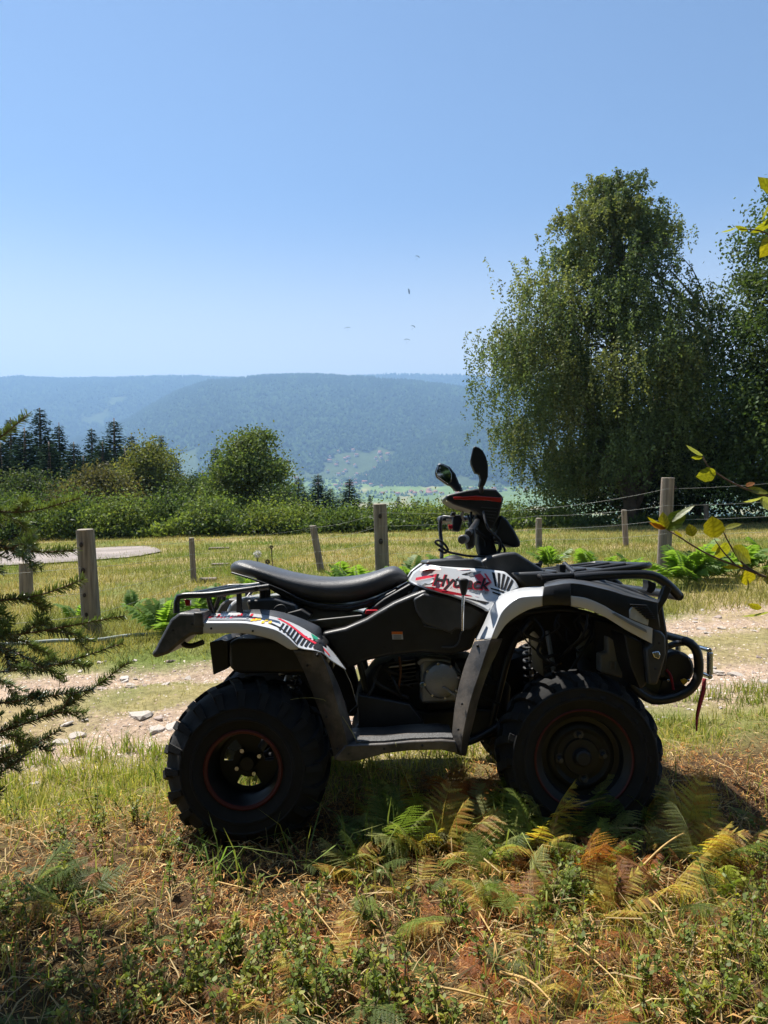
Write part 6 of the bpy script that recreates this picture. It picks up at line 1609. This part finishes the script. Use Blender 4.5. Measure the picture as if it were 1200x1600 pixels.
def leaf(px0, py0, px1, py1, wpx, col, dy=0, roll=0.0, cup=.15):
    """base pixel -> tip pixel, width in pixels; roll turns the blade about its midrib"""
    a, b = np.array(at(px0, py0, HY + dy)) - hroot, np.array(at(px1, py1, HY + dy + random.uniform(-.01, .01))) - hroot
    ax = b - a; L = np.linalg.norm(ax); ax /= L
    nrm = np.array([0, -1.0, 0]); sd = np.cross(ax, nrm); sd /= np.linalg.norm(sd); nrm = np.cross(sd, ax)
    sd2 = sd * math.cos(roll) + nrm * math.sin(roll); n2 = np.cross(sd2, ax)
    W = wpx * HY / FPX / 2; m = 15; V = []; C = []
    for i in range(m):
        t = i / (m - 1); w = W * (math.sin(math.pi * min(1, t * 1.02 + .03)) ** .62) * (1.1 - .25 * t)
        for j, q in enumerate((-1, -.75, -.5, -.25, 0, .25, .5, .75, 1)):
            wob = 1 + (.06 * math.sin(i * 5 + j) if abs(q) == 1 else 0)
            isv = q == 0 or (i - abs(j - 4)) % 3 == 0; vein = -.010 * L if isv else 0
            V.append(a + ax * (t * L) + sd2 * q * w * wob + n2 * (cup * abs(q) ** 1.5 * w + vein - .12 * L * t * t)); C.append(np.array(col) * (.62 if isv else 1.0) * random.uniform(.85, 1.15))
    F = np.array([(i * 9 + j, i * 9 + j + 1, i * 9 + j + 10, i * 9 + j + 9) for i in range(m - 1) for j in range(8)])
    g = Geo().add(V, F, np.array(C)); return g.build('leaf', M['hazel'], sap, smooth=True)
YL, YG2, GL, PL = (.34, .30, .025), (.24, .25, .03), (.13, .18, .035), (.30, .33, .16)
leaf(1042, 828, 1070, 795, 26, GL, -.04, .5); leaf(1040, 826, 1034, 800, 18, YL, -.04, .9); leaf(1050, 815, 1084, 786, 12, PL, -.04, 1.1)
leaf(1040, 826, 1010, 810, 9, YL, -.04, .9); leaf(1040, 826, 1014, 818, 9, (.35, .14, .03), -.04, .6)
leaf(1082, 838, 1077, 818, 17, YL, -.04, .2); leaf(1066, 838, 1052, 830, 8, YL, -.04, 1.0); leaf(1075, 848, 1055, 850, 5, PL, -.04, 1.3)
leaf(1116, 840, 1114, 806, 32, YL, -.05, .1); leaf(1132, 826, 1160, 816, 10, YG2, -.02, .9); leaf(1135, 848, 1120, 876, 30, YG2, -.02, .5)
leaf(1122, 850, 1112, 862, 20, YG2, -.02, .8); leaf(1146, 855, 1178, 880, 26, YG2, -.03, .4); leaf(1168, 890, 1168, 916, 28, YL, -.03, .2); leaf(1160, 884, 1130, 888, 12, YL, -.03, .7)
leaf(1168, 905, 1170, 925, 12, YG2, -.03, .9); leaf(1195, 900, 1205, 915, 14, YL, -.03, .4)
leaf(1098, 712, 1070, 697, 8, PL, .01, 1.0); leaf(1098, 714, 1080, 716, 9, YG2, .01, .7); leaf(1118, 738, 1088, 746, 24, YG2, 0, .25)
leaf(1168, 765, 1205, 768, 14, YG2, 0, .7); leaf(1195, 775, 1163, 788, 11, PL, 0, 1.0); leaf(1188, 780, 1210, 795, 20, PL, 0, .3); leaf(1166, 760, 1180, 752, 9, (.3, .13, .04), 0, .8)
leaf(1210, 302, 1185, 276, 16, YG2, 0, .4); leaf(1200, 320, 1192, 346, 13, YG2, 0, .9); leaf(1212, 340, 1176, 366, 18, YG2, 0, .8); leaf(1205, 372, 1190, 402, 26, YL, 0, .3)
leaf(1168, 360, 1148, 354, 8, YG2, 0, .9); leaf(1150, 356, 1127, 365, 5, PL, 0, 1.1)
leaf(1205, 955, 1160, 968, 10, PL, -.02, .9); leaf(1190, 950, 1168, 945, 12, YL, -.02, .5)
for k in range(46):
    y = random.uniform(190, 1000); x = float(np.interp(y, [200, 330, 600, 900, 1200], [1232, 1256, 1295, 1325, 1338])) + random.uniform(-24, 45); leaf(x, y, x + random.uniform(-35, 35), y + random.uniform(-30, 35), random.uniform(18, 30), random.choice([YL, YG2, GL]), random.uniform(-.1, .1), random.uniform(0, 1))
